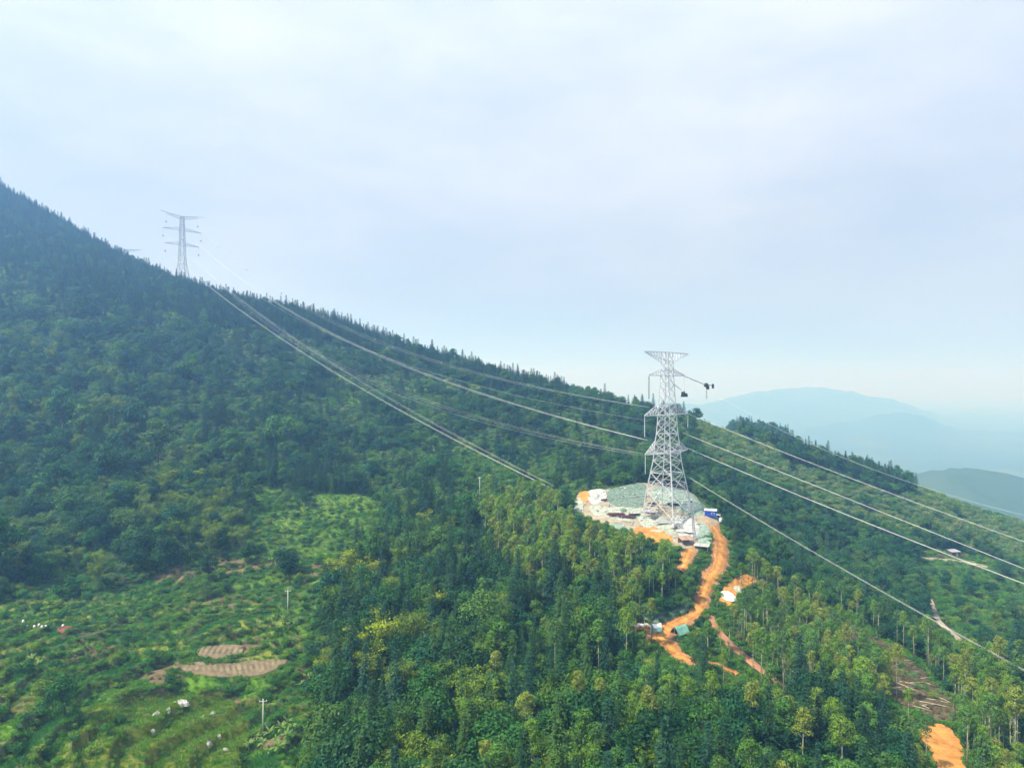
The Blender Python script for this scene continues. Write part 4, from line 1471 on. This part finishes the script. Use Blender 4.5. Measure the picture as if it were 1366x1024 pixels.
for s_ in range(3):
    reg('con', make_conifer(100 + s_, (13.5, 11.5, 15.5)[s_], (2.9, 2.7, 3.1)[s_]), 2.6, (13.5, 11.5, 15.5)[s_], .12)
for s_, (h_, r_, nc_) in enumerate([(9, 4.2, 26), (11, 4.6, 30), (8, 3.6, 22), (13, 3.4, 28), (7, 4.0, 22), (10, 5.2, 34)]):
    reg('brd', make_broadleaf(200 + s_, h_, r_, nc_), r_, h_, .28)
for s_, (h_, r_) in enumerate([(15, 1.9), (17, 2.1), (13, 1.7), (16, 2.3)]):
    reg('euc', make_euc(300 + s_, h_, r_, (10, 12, 9, 12)[s_]), r_, h_, .62)
for s_ in range(3):
    reg('bam', make_bamboo(400 + s_, (11, 9.5, 12.5)[s_], (16, 13, 18)[s_], 3.0), 3.0, 11, .2)
for s_, (h_, r_, nc_) in enumerate([(2.4, 2.0, 10), (2.0, 2.2, 10)]):
    reg('pal', make_shrub(560 + s_, h_, r_, nc_, M_PAL), r_, h_, .1)
for s_, (h_, r_, nc_) in enumerate([(2.2, 1.7, 9), (1.7, 1.9, 9), (2.8, 2.1, 12), (3.4, 2.0, 13)]):
    reg('shr', make_shrub(500 + s_, h_, r_, nc_), r_, h_, .1)
reg('dry', make_shrub(520, 1.8, 1.6, 8, M_DRY), 1.6, 1.8, .1)
reg('grs', make_grass(530, 1.0, .9, 46), .9, 1.0, 0)
reg('grs', make_grass(531, 0.7, .8, 40), .8, .7, 0)
reg('crp', make_grass(550, .55, 1.1, 70, M_CRP), 1.1, .55, 0)
reg('low', make_shrub(540, 1.0, 1.2, 6, None, .26, 46), 1.2, 1.0, 0)
reg('low', make_shrub(541, 0.8, 1.0, 5, None, .26, 46), 1.0, .8, 0)
KIDX = {}
for i, p in enumerate(PROTO):
    KIDX.setdefault(p[0], []).append(i)

# sight-line height of everything nearer, column by column (to leave out what the hills hide)
slope = GZ / GY
hidden = np.maximum.accumulate(slope, axis=0)


def seen(x, y, ztop):
    i = np.clip(((x / y - US[0]) / 0.005).astype(int), 0, len(US) - 1)
    j = np.clip(((np.log(y) - LOGY0) / DLOG).astype(int) - 1, 0, len(YS) - 1)
    return ztop / y > hidden[j, i] - 0.002


ZONES = [  # polygon over the photographed ground, phrase, mix of kinds, spacing factor, size factor
    ('crest_a', [(-300, 0), (0, 225), (245, 360), (245, 440), (150, 420), (0, 345), (-300, 220)], 'on the crest uphill of the far pylon', dict(con=.66, brd=.34), 1.0, .85),
    ('crest_b', [(245, 360), (400, 400), (520, 440), (520, 478), (400, 450), (320, 440), (245, 440)], 'on the crest just downhill of the far pylon', dict(con=.68, brd=.32), 1.0, .85),
    ('crest_c', [(520, 440), (620, 470), (740, 505), (760, 532), (690, 530), (600, 505), (520, 478)], 'along the middle of the crest above the conductors', dict(con=.6, brd=.4), 1.05, .85),
    ('grove', [(200, 640), (330, 640), (330, 735), (230, 745), (180, 700)], 'in the grove at the terraces\' top', dict(bam=.7, brd=.3), 1.0, .9),
    ('feather', [(0, 440), (150, 470), (170, 560), (60, 590), (0, 580)], 'in the left-edge feathery grove', dict(bam=.3, brd=.7), 1.1, 1.0),
    ('field', FIELD, 'among the terraced fields', dict(shr=.955, brd=.03, bam=.015), 1.25, .8),
    ('glade', [(600, 598), (660, 612), (745, 655), (720, 690), (640, 680), (600, 650)], 'in the bright glade left of the pad', dict(shr=.86, brd=.14), 1.2, .85),
    ('sunny_a', [(640, 690), (730, 690), (775, 730), (770, 790), (700, 800), (650, 760)], 'in the sunny grove by the pad', dict(euc=.85, brd=.15), .85, .85),
    ('sunny_b', [(790, 712), (845, 722), (900, 738), (915, 790), (850, 832), (790, 820), (775, 760)], 'just below the work pad', dict(euc=.62, brd=.38), 1.0, .8),
    ('front_a', [(425, 1200), (430, 940), (425, 860), (440, 800), (490, 740), (540, 700), (640, 700), (640, 1200)], 'in the front forest beside the terraces', dict(con=.30, brd=.48, bam=.22), .9, 1.12),
    ('front_b', [(640, 1200), (640, 700), (800, 700), (845, 845), (850, 1200)], 'in the front forest below the sunny grove', dict(con=.32, brd=.45, bam=.14, euc=.09), .9, 1.12),
    ('front_c', [(850, 1200), (845, 845), (905, 885), (985, 905), (1060, 935), (1215, 985), (1240, 1200)], 'in the front forest below the orange hairpin', dict(con=.25, brd=.50, euc=.2, bam=.05), .9, 1.12),
    ('inner', [(845, 845), (900, 830), (935, 815), (960, 830), (1050, 925), (985, 905), (905, 885)], 'inside the bend of the orange road', dict(euc=.35, brd=.65), 1.0, .75),
    ('slash', [(1075, 795), (1150, 838), (1225, 888), (1290, 950), (1262, 965), (1205, 945), (1140, 880), (1090, 830)], 'in the felled strip on the spur', dict(dry=.5, pal=.3, shr=.2), 1.35, .6),
    ('spur', [(940, 800), (985, 765), (1060, 800), (1130, 820), (1225, 880), (1340, 935), (1370, 1000), (1300, 1040), (1215, 990), (1060, 935), (950, 835)], 'on the spur right of the orange road', dict(euc=.78, shr=.16, brd=.06), .85, .72),
    ('corner', [(1240, 1200), (1215, 985), (1290, 950), (1370, 940), (1500, 1000), (1500, 1300)], 'in the lower right corner by the bare orange earth', dict(brd=.6, shr=.2, euc=.2), .95, .8),
    ('far_rim', [(1030, 585), (1200, 630), (1230, 650), (1200, 662), (1040, 612)], 'on the rim of the ridge right of the big pylon', dict(con=.4, brd=.6), 1.0, .75),
    ('pale_ridge', [(925, 560), (1040, 600), (1050, 618), (1200, 664), (1225, 640), (1366, 690), (1500, 740), (1500, 790), (1366, 745), (1250, 730), (1100, 690), (1000, 640), (930, 610)], 'on the pale ridge beyond the pylon', dict(pal=.84, shr=.15, brd=.01), 1.0, 1.0),
    ('right_valley', [(1225, 735), (1366, 740), (1600, 800), (1600, 960), (1366, 910), (1290, 870), (1235, 800)], 'in the green valley at the picture\'s right edge', dict(shr=.86, brd=.12, bam=.02), 1.0, .8),
    ('dark_slope', [(920, 545), (1000, 640), (1225, 735), (1235, 800), (1290, 870), (1366, 910), (1200, 880), (1050, 800), (980, 760), (960, 690), (925, 640)], 'on the dark slope right of the big pylon', dict(brd=.88, con=.12), .95, .8),
    ('behind_pad', [(600, 480), (740, 505), (860, 535), (920, 545), (925, 650), (850, 655), (770, 665), (640, 700), (600, 680)], 'on the slope behind the work pad', dict(brd=.74, con=.08, shr=.18), 1.0, .8),
    ('foot', [(-100, 600), (330, 600), (330, 735), (210, 765), (110, 795), (-100, 815)], 'at the left slope\'s foot above the terraces', dict(brd=.82, bam=.06, shr=.12), 1.0, .95),
    ('middle', [(330, 430), (600, 500), (600, 700), (540, 700), (470, 640), (400, 620), (330, 640)], 'on the middle slope under the conductors', dict(brd=.58, shr=.36, con=.06), 1.05, .85),
    ('slope', [(-300, 200), (330, 420), (330, 600), (-300, 650)], 'on the hazy slope below the far pylon', dict(brd=.72, shr=.2, con=.08), 1.05, .95),
]
ZBASE = dict(pal=1.6, con=2.15, brd=3.0, euc=1.75, bam=2.9, shr=1.75, dry=1.6)


# ground and site that stand clear of trees in the view: nothing tall grows just in front of it
KEEP = [[(768, 655), (815, 648), (845, 643), (905, 646), (935, 662), (966, 688), (966, 705), (976, 725), (975, 768), (950, 772), (936, 735), (900, 720), (850, 706), (815, 697), (785, 686), (768, 686)],
        [(935, 770), (960, 765), (950, 785), (948, 812), (928, 818)], [(905, 732), (930, 728), (925, 745), (915, 760), (905, 758)],
        [(842, 830), (880, 834), (920, 806), (928, 822), (905, 835), (918, 842), (900, 850), (922, 868), (905, 882), (872, 862), (842, 845)],
        [(952, 883), (985, 893), (985, 903), (960, 900)], [(955, 840), (1000, 872), (1050, 912), (1045, 920), (990, 885), (955, 850)],
        [(1225, 970), (1260, 963), (1285, 995), (1292, 1040), (1262, 1040), (1240, 1005)], [(960, 785), (990, 768), (1012, 772), (985, 795), (962, 806)],
        [(1240, 800), (1252, 815), (1283, 850), (1278, 860), (1250, 835), (1243, 820)], [(1228, 742), (1320, 752), (1318, 760), (1228, 750)], [(1255, 733), (1290, 735), (1290, 748), (1255, 746)],
        [(228, 895), (262, 860), (325, 860), (383, 880), (345, 904), (262, 902)], [(200, 930), (320, 935), (310, 1005), (200, 1005)], [(20, 826), (100, 828), (100, 845), (20, 845)],
        [(378, 783), (390, 783), (390, 822), (378, 822)], [(345, 935), (357, 935), (357, 972), (345, 972)],
        [(1190, 900), (1265, 940), (1258, 958), (1200, 945)], [(905, 836), (918, 832), (915, 850), (900, 850)], [(340, 960), (400, 960), (400, 1010), (335, 1010)], [(340, 822), (400, 822), (400, 842), (340, 842)]]
kgx, kgy = np.meshgrid(np.arange(0, 1366, 2), np.arange(600, 1050, 2))
KM = np.zeros(kgx.shape, bool)
for kp in KEEP:
    KM |= inpoly(kgx, kgy, kp)
KMI = np.pad(KM.cumsum(0).cumsum(1), ((1, 0), (1, 0)))


def blocks(x, y, z, sc, pid):
    pr = PROTO[pid]
    h, r = pr[4] * sc, pr[3] * sc
    cx_, yb = proj(x, y, z + h * pr[5])
    yt = proj(x, y, z + h)[1]
    rx = r / y * FPX * .8
    a0, a1 = int(np.clip((cx_ - rx) / 2, 0, 682)), int(np.clip((cx_ + rx) / 2 + 1, 0, 683))
    b0, b1 = int(np.clip((yt - 600) / 2, 0, 224)), int(np.clip((yb - 600) / 2 + 1, 0, 225))
    if a1 <= a0 or b1 <= b0:
        return 0
    return KMI[b1, a1] - KMI[b0, a1] - KMI[b1, a0] + KMI[b0, a0]


def scatter():
    st = 2.1
    out = []
    Yr = np.arange(72, 800, st)
    X, Y = [], []
    for y in Yr:
        xm_ = 0.86 * y + 12
        xs = np.arange(-xm_, xm_, st)
        X.append(xs)
        Y.append(np.full(len(xs), y))
    X, Y = np.concatenate(X), np.concatenate(Y)
    X = X + (RNG.random(len(X)) - .5) * st * .95
    Y = Y + (RNG.random(len(Y)) - .5) * st * .95
    Z = gz(X, Y)
    ok = seen(X, Y, Z + 11)
    X, Y, Z = X[ok], Y[ok], Z[ok]
    px, py = proj(X, Y, Z)
    zone = np.full(len(X), -1)
    for k in range(len(ZONES) - 1, -1, -1):
        ins = inpoly(px, py, ZONES[k][1])
        if ZONES[k][0] == 'field':
            ins &= Y < 330
        zone[ins] = k
    kn = [zz[0] for zz in ZONES]
    dflt = np.where(X / Y < -.02, kn.index('crest_c'), np.where(Y > 500, kn.index('far_rim'), kn.index('dark_slope')))
    dflt = np.where((zone < 0) & (py > 900), kn.index('front_c'), dflt)
    zone = np.where(zone < 0, dflt, zone)
    # the wooded knoll behind the ridge
    knoll = (Y > 555) & (X / Y > .2)
    bare = np.zeros(len(X), bool)
    for nm in ROADS:
        bare |= road_dist(X, Y, nm) < (1.3 if nm != 'far_lane' else 2.5)
    for nm in CLEARINGS:
        if nm != 'slash':
            bare |= in_clearing(X, Y, nm)
    bare |= np.hypot(X - TW[0], Y - TW[1]) < 13
    bk, frt = band_kind(X, Y), terrace(X, Y) % 1
    bare |= (Y > 458) & (X / Y > .2) & (Y < 555) & ~((px > 1050) & (px < 1200))
    gap = fbm(X / 26, Y / 34, 201)
    gapf = fbm(X / 9, Y / 13, 203)
    order = RNG.permutation(len(X))
    cell, grid = 2.0, {}
    trees = []
    rnd = RNG.random((len(X), 6))
    for i in order:
        if bare[i]:
            continue
        z = ZONES[zone[i]]
        mix = z[3]
        zn = z[0]
        if knoll[i]:
            mix = dict(brd=.85, con=.15)
        r0 = rnd[i, 0]
        kind = None
        for kk, ww in mix.items():
            r0 -= ww
            if r0 < 0:
                kind = kk
                break
        if kind is None:
            kind = list(mix)[0]
        if zn in ('slope', 'middle', 'behind_pad', 'foot') and gap[i] > (-.1 if zn != 'foot' else .15) and kind == 'brd' and rnd[i, 5] > .06:
            kind = 'pal' if rnd[i, 5] > .35 else 'shr'
            if rnd[i, 4] < .5:
                continue
        if zn == 'field' and Y[i] < 275 and bk[i] != 4 and rnd[i, 5] < (.93 if frt[i] < .62 else .6):
            continue
        if zn == 'field' and (gapf[i] < -.05 or rnd[i, 5] < .3):
            continue
        if zn == 'field' and inpoly(np.array([px[i]]), np.array([py[i]]), [(120, 940), (200, 925), (300, 925), (330, 955), (330, 1030), (60, 1060), (100, 985)])[0] and rnd[i, 5] < .9:
            continue
        sc = z[5] * (0.62 + .72 * rnd[i, 1] ** 1.3)
        if kind == 'euc' and zn.startswith('front'):
            sc *= .72
        if kind == 'brd' and zn in ('slope', 'foot', 'middle') and rnd[i, 5] > .75:
            sc *= 1.8
        if kind in ('shr', 'pal') and zn == 'pale_ridge':
            sc *= 1.25
        rad = ZBASE[kind] * z[4] * sc / z[5] * (0.55 + .45 * z[5])
        gx, gy = int(X[i] // cell), int(Y[i] // cell)
        good = True
        rr = int(math.ceil((rad + 2.0) / cell))
        for a in range(gx - rr, gx + rr + 1):
            for b in range(gy - rr, gy + rr + 1):
                for (qx, qy, qr) in grid.get((a, b), ()):
                    if (qx - X[i]) ** 2 + (qy - Y[i]) ** 2 < ((rad + qr) * .56) ** 2 * 1.15:
                        good = False
                        break
                if not good:
                    break
            if not good:
                break
        if not good:
            continue
        pid = KIDX[kind][int(rnd[i, 2] * len(KIDX[kind]))]
        nblk = blocks(X[i], Y[i], Z[i], sc, pid)
        if nblk > 3:
            if kind in ('euc',) and rnd[i, 4] > .93 and py[i] > 840:
                pass
            else:
                kind = 'shr'
                pid = KIDX[kind][int(rnd[i, 2] * len(KIDX[kind]))]
                sc = .5 + .3 * rnd[i, 1]
                if blocks(X[i], Y[i], Z[i], sc, pid) > 3:
                    continue
                rad = 1.2
        grid.setdefault((gx, gy), []).append((X[i], Y[i], rad))
        trees.append((kind, pid, X[i], Y[i], Z[i], sc, rnd[i, 3] * 6.283, zone[i], knoll[i], px[i], py[i], 0.9 + .22 * rnd[i, 4]))
    return trees


TREES = scatter()

# how much of each plant the camera sees: a coarse front-to-back painting of crowns
bw, bh, bs = 683, 512, 0.5
buf = np.zeros((bh, bw), bool)
vis = np.zeros(len(TREES), int)
for i in sorted(range(len(TREES)), key=lambda k: TREES[k][3]):
    kind, pid, x, y, z, sc, *_ = TREES[i]
    pr = PROTO[pid]
    h, r = pr[4] * sc, pr[3] * sc
    if not seen(np.array([x]), np.array([y]), np.array([z + h * .9]))[0]:
        continue
    cx_, cyb = proj(x, y, z + h * pr[5])
    _, cyt = proj(x, y, z + h)
    rx = r / y * FPX * bs
    x0, x1 = int(cx_ * bs - rx), int(cx_ * bs + rx) + 1
    y0, y1 = int(cyt * bs), int(cyb * bs) + 1
    x0, x1, y0, y1 = max(x0, 0), min(x1, bw), max(y0, 0), min(y1, bh)
    if x1 <= x0 or y1 <= y0:
        continue
    sub = buf[y0:y1, x0:x1]
    vis[i] = (~sub).sum()
    sub[:] = True

STYLE = {
    'con': ('fir_tree', 'tree', 'trunk', 'crown', ['pointed fir', 'slim fir', 'tall fir']),
    'brd': ('broadleaf_tree', 'tree', 'trunk', 'crown', ['round tree', 'spreading tree', 'compact tree', 'upright tree', 'low wide tree', 'domed tree']),
    'euc': ('eucalyptus_tree', 'tree', 'trunk', 'crown', ['slim eucalyptus', 'tall eucalyptus', 'short eucalyptus', 'wide-tufted eucalyptus']),
    'bam': ('bamboo_clump', 'bamboo', 'culms', 'leaves', ['bamboo clump', 'low bamboo clump', 'arching bamboo clump']),
    'pal': ('pale_shrub', 'shrub', 'stem', 'foliage', ['silvery shrub', 'wide silvery shrub']),
    'shr': ('shrub', 'shrub', 'stem', 'foliage', ['leafy shrub', 'low spreading shrub', 'rounded shrub', 'tall bushy shrub']),
}
SHADE = {'con': (M_CON, ['blackish', 'dark green', 'mossy', 'bluish']), 'brd': (M_BRD, ['dark green', 'mid green', 'bright green', 'bluish green', 'yellowish', 'dull green']),
         'euc': (M_EUC, ['green', 'bright', 'fresh green', 'yellowish', 'dull']), 'bam': (M_BAM, ['green', 'lime yellow', 'bright green', 'dark']), 'pal': (M_PAL, ['pale green', 'straw green', 'grey green']), 'shr': (M_SHR, ['deep green', 'bright green', 'mid green', 'yellowish', 'dark'])}
COLS = {'con': C_CON, 'brd': C_BRD, 'euc': C_EUC, 'bam': C_BAM, 'shr': C_SHR, 'pal': C_PAL}
TR = {'con': .08, 'brd': .15, 'euc': .2, 'bam': .25, 'shr': .15, 'pal': .15}
SHM = {}
for kd, (mm, wds) in SHADE.items():
    for q, c in enumerate(COLS[kd]):
        SHM[kd, q] = mat_leaf(mm.name + '_' + wds[q].replace(' ', '_'), [[k * .88 for k in c], c, [k * 1.14 for k in c]], TR[kd])
LAND = [((351, 965), 45, 'near the lower utility pole'), ((384, 805), 45, 'near the upper utility pole'), ((305, 885), 70, 'next to the crop plots'), ((85, 840), 60, 'near the red cloth'), ((890, 855), 65, 'near the hairpin'),
        ((1255, 990), 80, 'near the bare earth'), ((1262, 830), 45, 'beside the pale path'), ((970, 893), 50, 'near the lower road end'), ((955, 730), 55, 'near the road head'), ((243, 388), 60, 'at the far pylon\'s foot'),
        ((1005, 880), 50, 'beside the reddish track'), ((220, 975), 90, 'at the meadow'), ((1280, 746), 50, 'by the far lane')]
LIMIT = 295
chosen = set()
for kd in STYLE:
    ids = sorted([i for i in range(len(TREES)) if TREES[i][0] == kd and vis[i] > 1], key=lambda k: -vis[k])[:LIMIT]
    chosen.update(ids)
zbox = {}
for i in chosen:
    key = (TREES[i][7], TREES[i][8])
    zbox.setdefault(key, []).append((TREES[i][9], TREES[i][10]))
zq = {k: (np.quantile([p[0] for p in v], (.33, .67)), np.quantile([p[1] for p in v], (.33, .67))) for k, v in zbox.items()}
for i in sorted(chosen, key=lambda k: TREES[k][3]):
    kind, pid, x, y, z, sc, rz, zn, kn_, px_, py_, zs_ = TREES[i]
    nm, cat, stn, crn, ad = STYLE[kind]
    where = 'on the hazy wooded knoll behind the ridge' if kn_ else ZONES[zn][2]
    word = ad[KIDX[kind].index(pid)]
    sh_ = random.randrange(len(COLS[kind]))
    if kind == 'bam' and sh_ == 1 and not ZONES[zn][0].startswith('front'):
        sh_ = 2
    if ZONES[zn][0].startswith('sunny') and kind == 'euc':
        sh_ = random.choice((1, 1, 2, 3, 3))  # sunlit look of these groves put into brighter, yellower leaf colours
    size = 'stunted ' if sc / ZONES[zn][5] < .82 else ('big ' if sc / ZONES[zn][5] > 1.16 else '')
    lab = f'{size}{SHADE[kind][1][sh_]} {word} {where}'
    for (lx, ly), lr, ph in LAND:
        if (px_ - lx) ** 2 + (py_ - ly) ** 2 < lr * lr and len((lab + ' ' + ph).split()) <= 16 and not kn_:
            lab += ', ' + ph
            break
    qx, qy = zq[(zn, kn_)]
    part_ = ('upper', 'middle', 'lower')[int(np.searchsorted(qy, py_))] + ' ' + ('left', 'centre', 'right')[int(np.searchsorted(qx, px_))]
    if len((lab + ' ' + part_).split()) <= 16:
        lab += ', ' + part_
    if len(lab.split()) > 16:
        lab = f'{SHADE[kind][1][sh_]} {word} {where}'
    T = thing(nm, lab, cat, (x, y, z), rz, f'{cat if cat != "tree" else nm.split("_")[0] + " tree"}s {where}')
    T.scale = (sc, sc, sc * zs_)
    obj(stn, PROTO[pid][1], T)
    oc = obj(crn, PROTO[pid][2], T)
    oc.material_slots[0].link = 'OBJECT'
    oc.material_slots[0].material = SHM[kind, sh_]


# the rest of the forest and the undergrowth: masses nobody could count
def joined(i, nm):
    kind, st_, cr_, *_ = PROTO[i]
    vv, ff, mi = [], [], []
    ml = []
    for me_ in (st_, cr_):
        if me_ is None:
            continue
        b0 = len(vv)
        vv += [tuple(v.co) for v in me_.vertices]
        ff += [tuple(k + b0 for k in p.vertices) for p in me_.polygons]
        mi += [len(ml)] * len(me_.polygons)
        ml.append(me_.materials[0])
    me2 = mesh_np(nm, vv, ff, ml, mi)
    return bpy.data.objects.new(nm, me2)


src = bpy.data.collections.new('forest_sources')
SRCN = {'con': 'fir_tree_source', 'brd': 'broadleaf_tree_source', 'euc': 'eucalyptus_source', 'bam': 'bamboo_source', 'shr': 'shrub_source', 'pal': 'pale_shrub_source', 'dry': 'dry_shrub_source', 'grs': 'grass_source', 'crp': 'crop_source', 'low': 'weed_source'}
names = []
for i in range(len(PROTO)):
    o = joined(i, SRCN[PROTO[i][0]] + '_%02d' % i)
    names.append(o.name)
    src.objects.link(o)
alpha = sorted(names)
RANK = {i: alpha.index(names[i]) for i in range(len(PROTO))}


def mass(name, pts, label, cat):
    """pts: (x, y, z, proto, scale, rotz)"""
    pts = np.array(pts, float)
    me_ = bpy.data.meshes.new(name)
    me_.vertices.add(len(pts))
    me_.vertices.foreach_set('co', pts[:, :3].astype(np.float32).ravel())
    for an, ty, data in (('pid', 'INT', np.array([RANK[int(p)] for p in pts[:, 3]], np.int32)), ('scl', 'FLOAT', pts[:, 4].astype(np.float32)), ('rot', 'FLOAT', pts[:, 5].astype(np.float32))):
        a = me_.attributes.new(an, ty, 'POINT')
        a.data.foreach_set('value', data)
    ng = bpy.data.node_groups.new(name + '_nodes', 'GeometryNodeTree')
    ng.interface.new_socket('Geometry', in_out='INPUT', socket_type='NodeSocketGeometry')
    ng.interface.new_socket('Geometry', in_out='OUTPUT', socket_type='NodeSocketGeometry')
    gi, go = N(ng, 'NodeGroupInput'), N(ng, 'NodeGroupOutput')
    ci = N(ng, 'GeometryNodeCollectionInfo')
    ci.inputs['Collection'].default_value = src
    ci.inputs['Separate Children'].default_value = True
    ci.inputs['Reset Children'].default_value = True
    ip = N(ng, 'GeometryNodeInstanceOnPoints')
    ip.inputs['Pick Instance'].default_value = True
    sock = {}
    for an, ty in (('pid', 'INT'), ('scl', 'FLOAT'), ('rot', 'FLOAT')):
        na = N(ng, 'GeometryNodeInputNamedAttribute', data_type=ty)
        na.inputs['Name'].default_value = an
        sock[an] = na.outputs['Attribute']
    cx3 = N(ng, 'ShaderNodeCombineXYZ')
    L(ng, sock['rot'], cx3.inputs['Z'])
    L(ng, gi.outputs[0], ip.inputs['Points'])
    L(ng, ci.outputs[0], ip.inputs['Instance'])
    L(ng, sock['pid'], ip.inputs['Instance Index'])
    L(ng, cx3.outputs[0], ip.inputs['Rotation'])
    L(ng, sock['scl'], ip.inputs['Scale'])
    L(ng, ip.outputs[0], go.inputs[0])
    o = obj(name, me_)
    md = o.modifiers.new('scatter', 'NODES')
    md.node_group = ng
    return tag(o, label, cat, kind='stuff')


rest_t = [(t_[2], t_[3], t_[4], t_[1], t_[5], t_[6]) for i, t_ in enumerate(TREES) if i not in chosen and t_[0] in ('con', 'brd', 'euc', 'bam')]
rest_s = [(t_[2], t_[3], t_[4], t_[1], t_[5], t_[6]) for i, t_ in enumerate(TREES) if i not in chosen and t_[0] in ('shr', 'dry', 'pal')]


def scatter_low():
    out = []
    for (ya, yb, st) in ((85, 330, 1.3), (330, 480, 2.2)):
        for y in np.arange(ya, yb, st):
            xm_ = .82 * y
            xs = np.arange(-xm_, xm_, st)
            xs = xs + (RNG.random(len(xs)) - .5) * st
            ys = y + (RNG.random(len(xs)) - .5) * st
            zz = gz(xs, ys)
            px, py = proj(xs, ys, zz)
            bad = ~seen(xs, ys, zz + 1.5) | (py > 1120)
            for nm in ROADS:
                bad |= road_dist(xs, ys, nm) < .2
            for nm in CLEARINGS:
                if nm != 'slash':
                    bad |= in_clearing(xs, ys, nm)
            fld = inpoly(px, py, FIELD)
            mdw = inpoly(px, py, [(120, 940), (200, 925), (300, 925), (330, 955), (330, 1030), (60, 1060), (100, 985)])
            g = fbm(xs / 7, ys / 7, 301)
            sls = in_clearing(xs, ys, 'slash')
            bk, fr = band_kind(xs, ys), terrace(xs, ys) % 1
            rr = RNG.random((len(xs), 4))
            for k in np.nonzero(~bad)[0]:
                if sls[k]:
                    if rr[k, 0] < .45:
                        out.append((xs[k], ys[k], zz[k], KIDX['dry'][0], .25 + .35 * rr[k, 1], rr[k, 3] * 6.28))
                    continue
                if mdw[k]:
                    kind, sc = ('grs', .45 + .4 * rr[k, 1])
                elif fld[k]:
                    ris = fr[k] > .62 and ys[k] < 275
                    b_ = bk[k] if ys[k] < 275 else (4 if g[k] > 0 else 0)
                    if ris:
                        if rr[k, 0] < .12:
                            continue
                        kind, sc = ('low', .6 + .6 * rr[k, 1])
                    elif b_ in (0, 3):
                        if rr[k, 0] < .1:
                            continue
                        kind, sc = ('grs', .4 + .3 * rr[k, 1])
                    elif b_ == 2:
                        if rr[k, 0] < .85:
                            continue
                        kind, sc = ('dry' if rr[k, 2] < .5 else 'grs', .3 + .3 * rr[k, 1])
                    elif b_ in (1, 5):
                        kind, sc = ('crp', .8 + .4 * rr[k, 1])
                    else:
                        if rr[k, 0] < .15:
                            continue
                        kind, sc = (('low' if rr[k, 0] > .5 else 'grs'), .7 + .4 * rr[k, 1])
                else:
                    if rr[k, 0] < (.35 if ys[k] < 270 or st > 2 else .6):
                        continue
                    kind, sc = ('low', .8 + .7 * rr[k, 1]) if rr[k, 0] > .5 else ('dry' if rr[k, 2] < .06 else 'grs', .7 + .4 * rr[k, 1])
                pid = KIDX[kind][int(rr[k, 2] * .999 * len(KIDX[kind]))]
                out.append((xs[k], ys[k], zz[k], pid, sc * (1 if st < 2 else 1.25), rr[k, 3] * 6.28))
    return out


low = scatter_low()
mass('forest', rest_t, 'dense mixed forest covering the hillsides between the nearer trees', 'forest')
mass('undergrowth', rest_s + low, 'low green undergrowth and grass covering the open ground', 'undergrowth')
print('PLANTS', len(TREES), len(chosen), len(rest_t), len(rest_s), len(low))


# ------------------------------------------------------------------ haze
m = bpy.data.materials.new('valley_haze')
m.use_nodes = True
t = m.node_tree
t.nodes.clear()
pv = N(t, 'ShaderNodeVolumePrincipled')
pv.inputs['Color'].default_value = (0.27, 0.55, 1.0, 1)
pv.inputs['Absorption Color'].default_value = (1, 1, 1, 1)
pv.inputs['Density'].default_value = 0.00050
pv.inputs['Anisotropy'].default_value = 0.5
o_ = N(t, 'ShaderNodeOutputMaterial')
L(t, pv.outputs[0], o_.inputs['Volume'])
zmin, zmax = float(GZ.min()) - 1.5, max(float(GZ[:, :].max()) + 25, 210.0)
xm, ym = float(np.abs(GX).max()) + 50, float(GY.max()) + 50
hb = MB().box((0, (ym - 300) / 2, (zmin + zmax) / 2), (2 * xm, ym + 300, zmax - zmin)).build('haze', m)
tag(hb, kind='stuff')
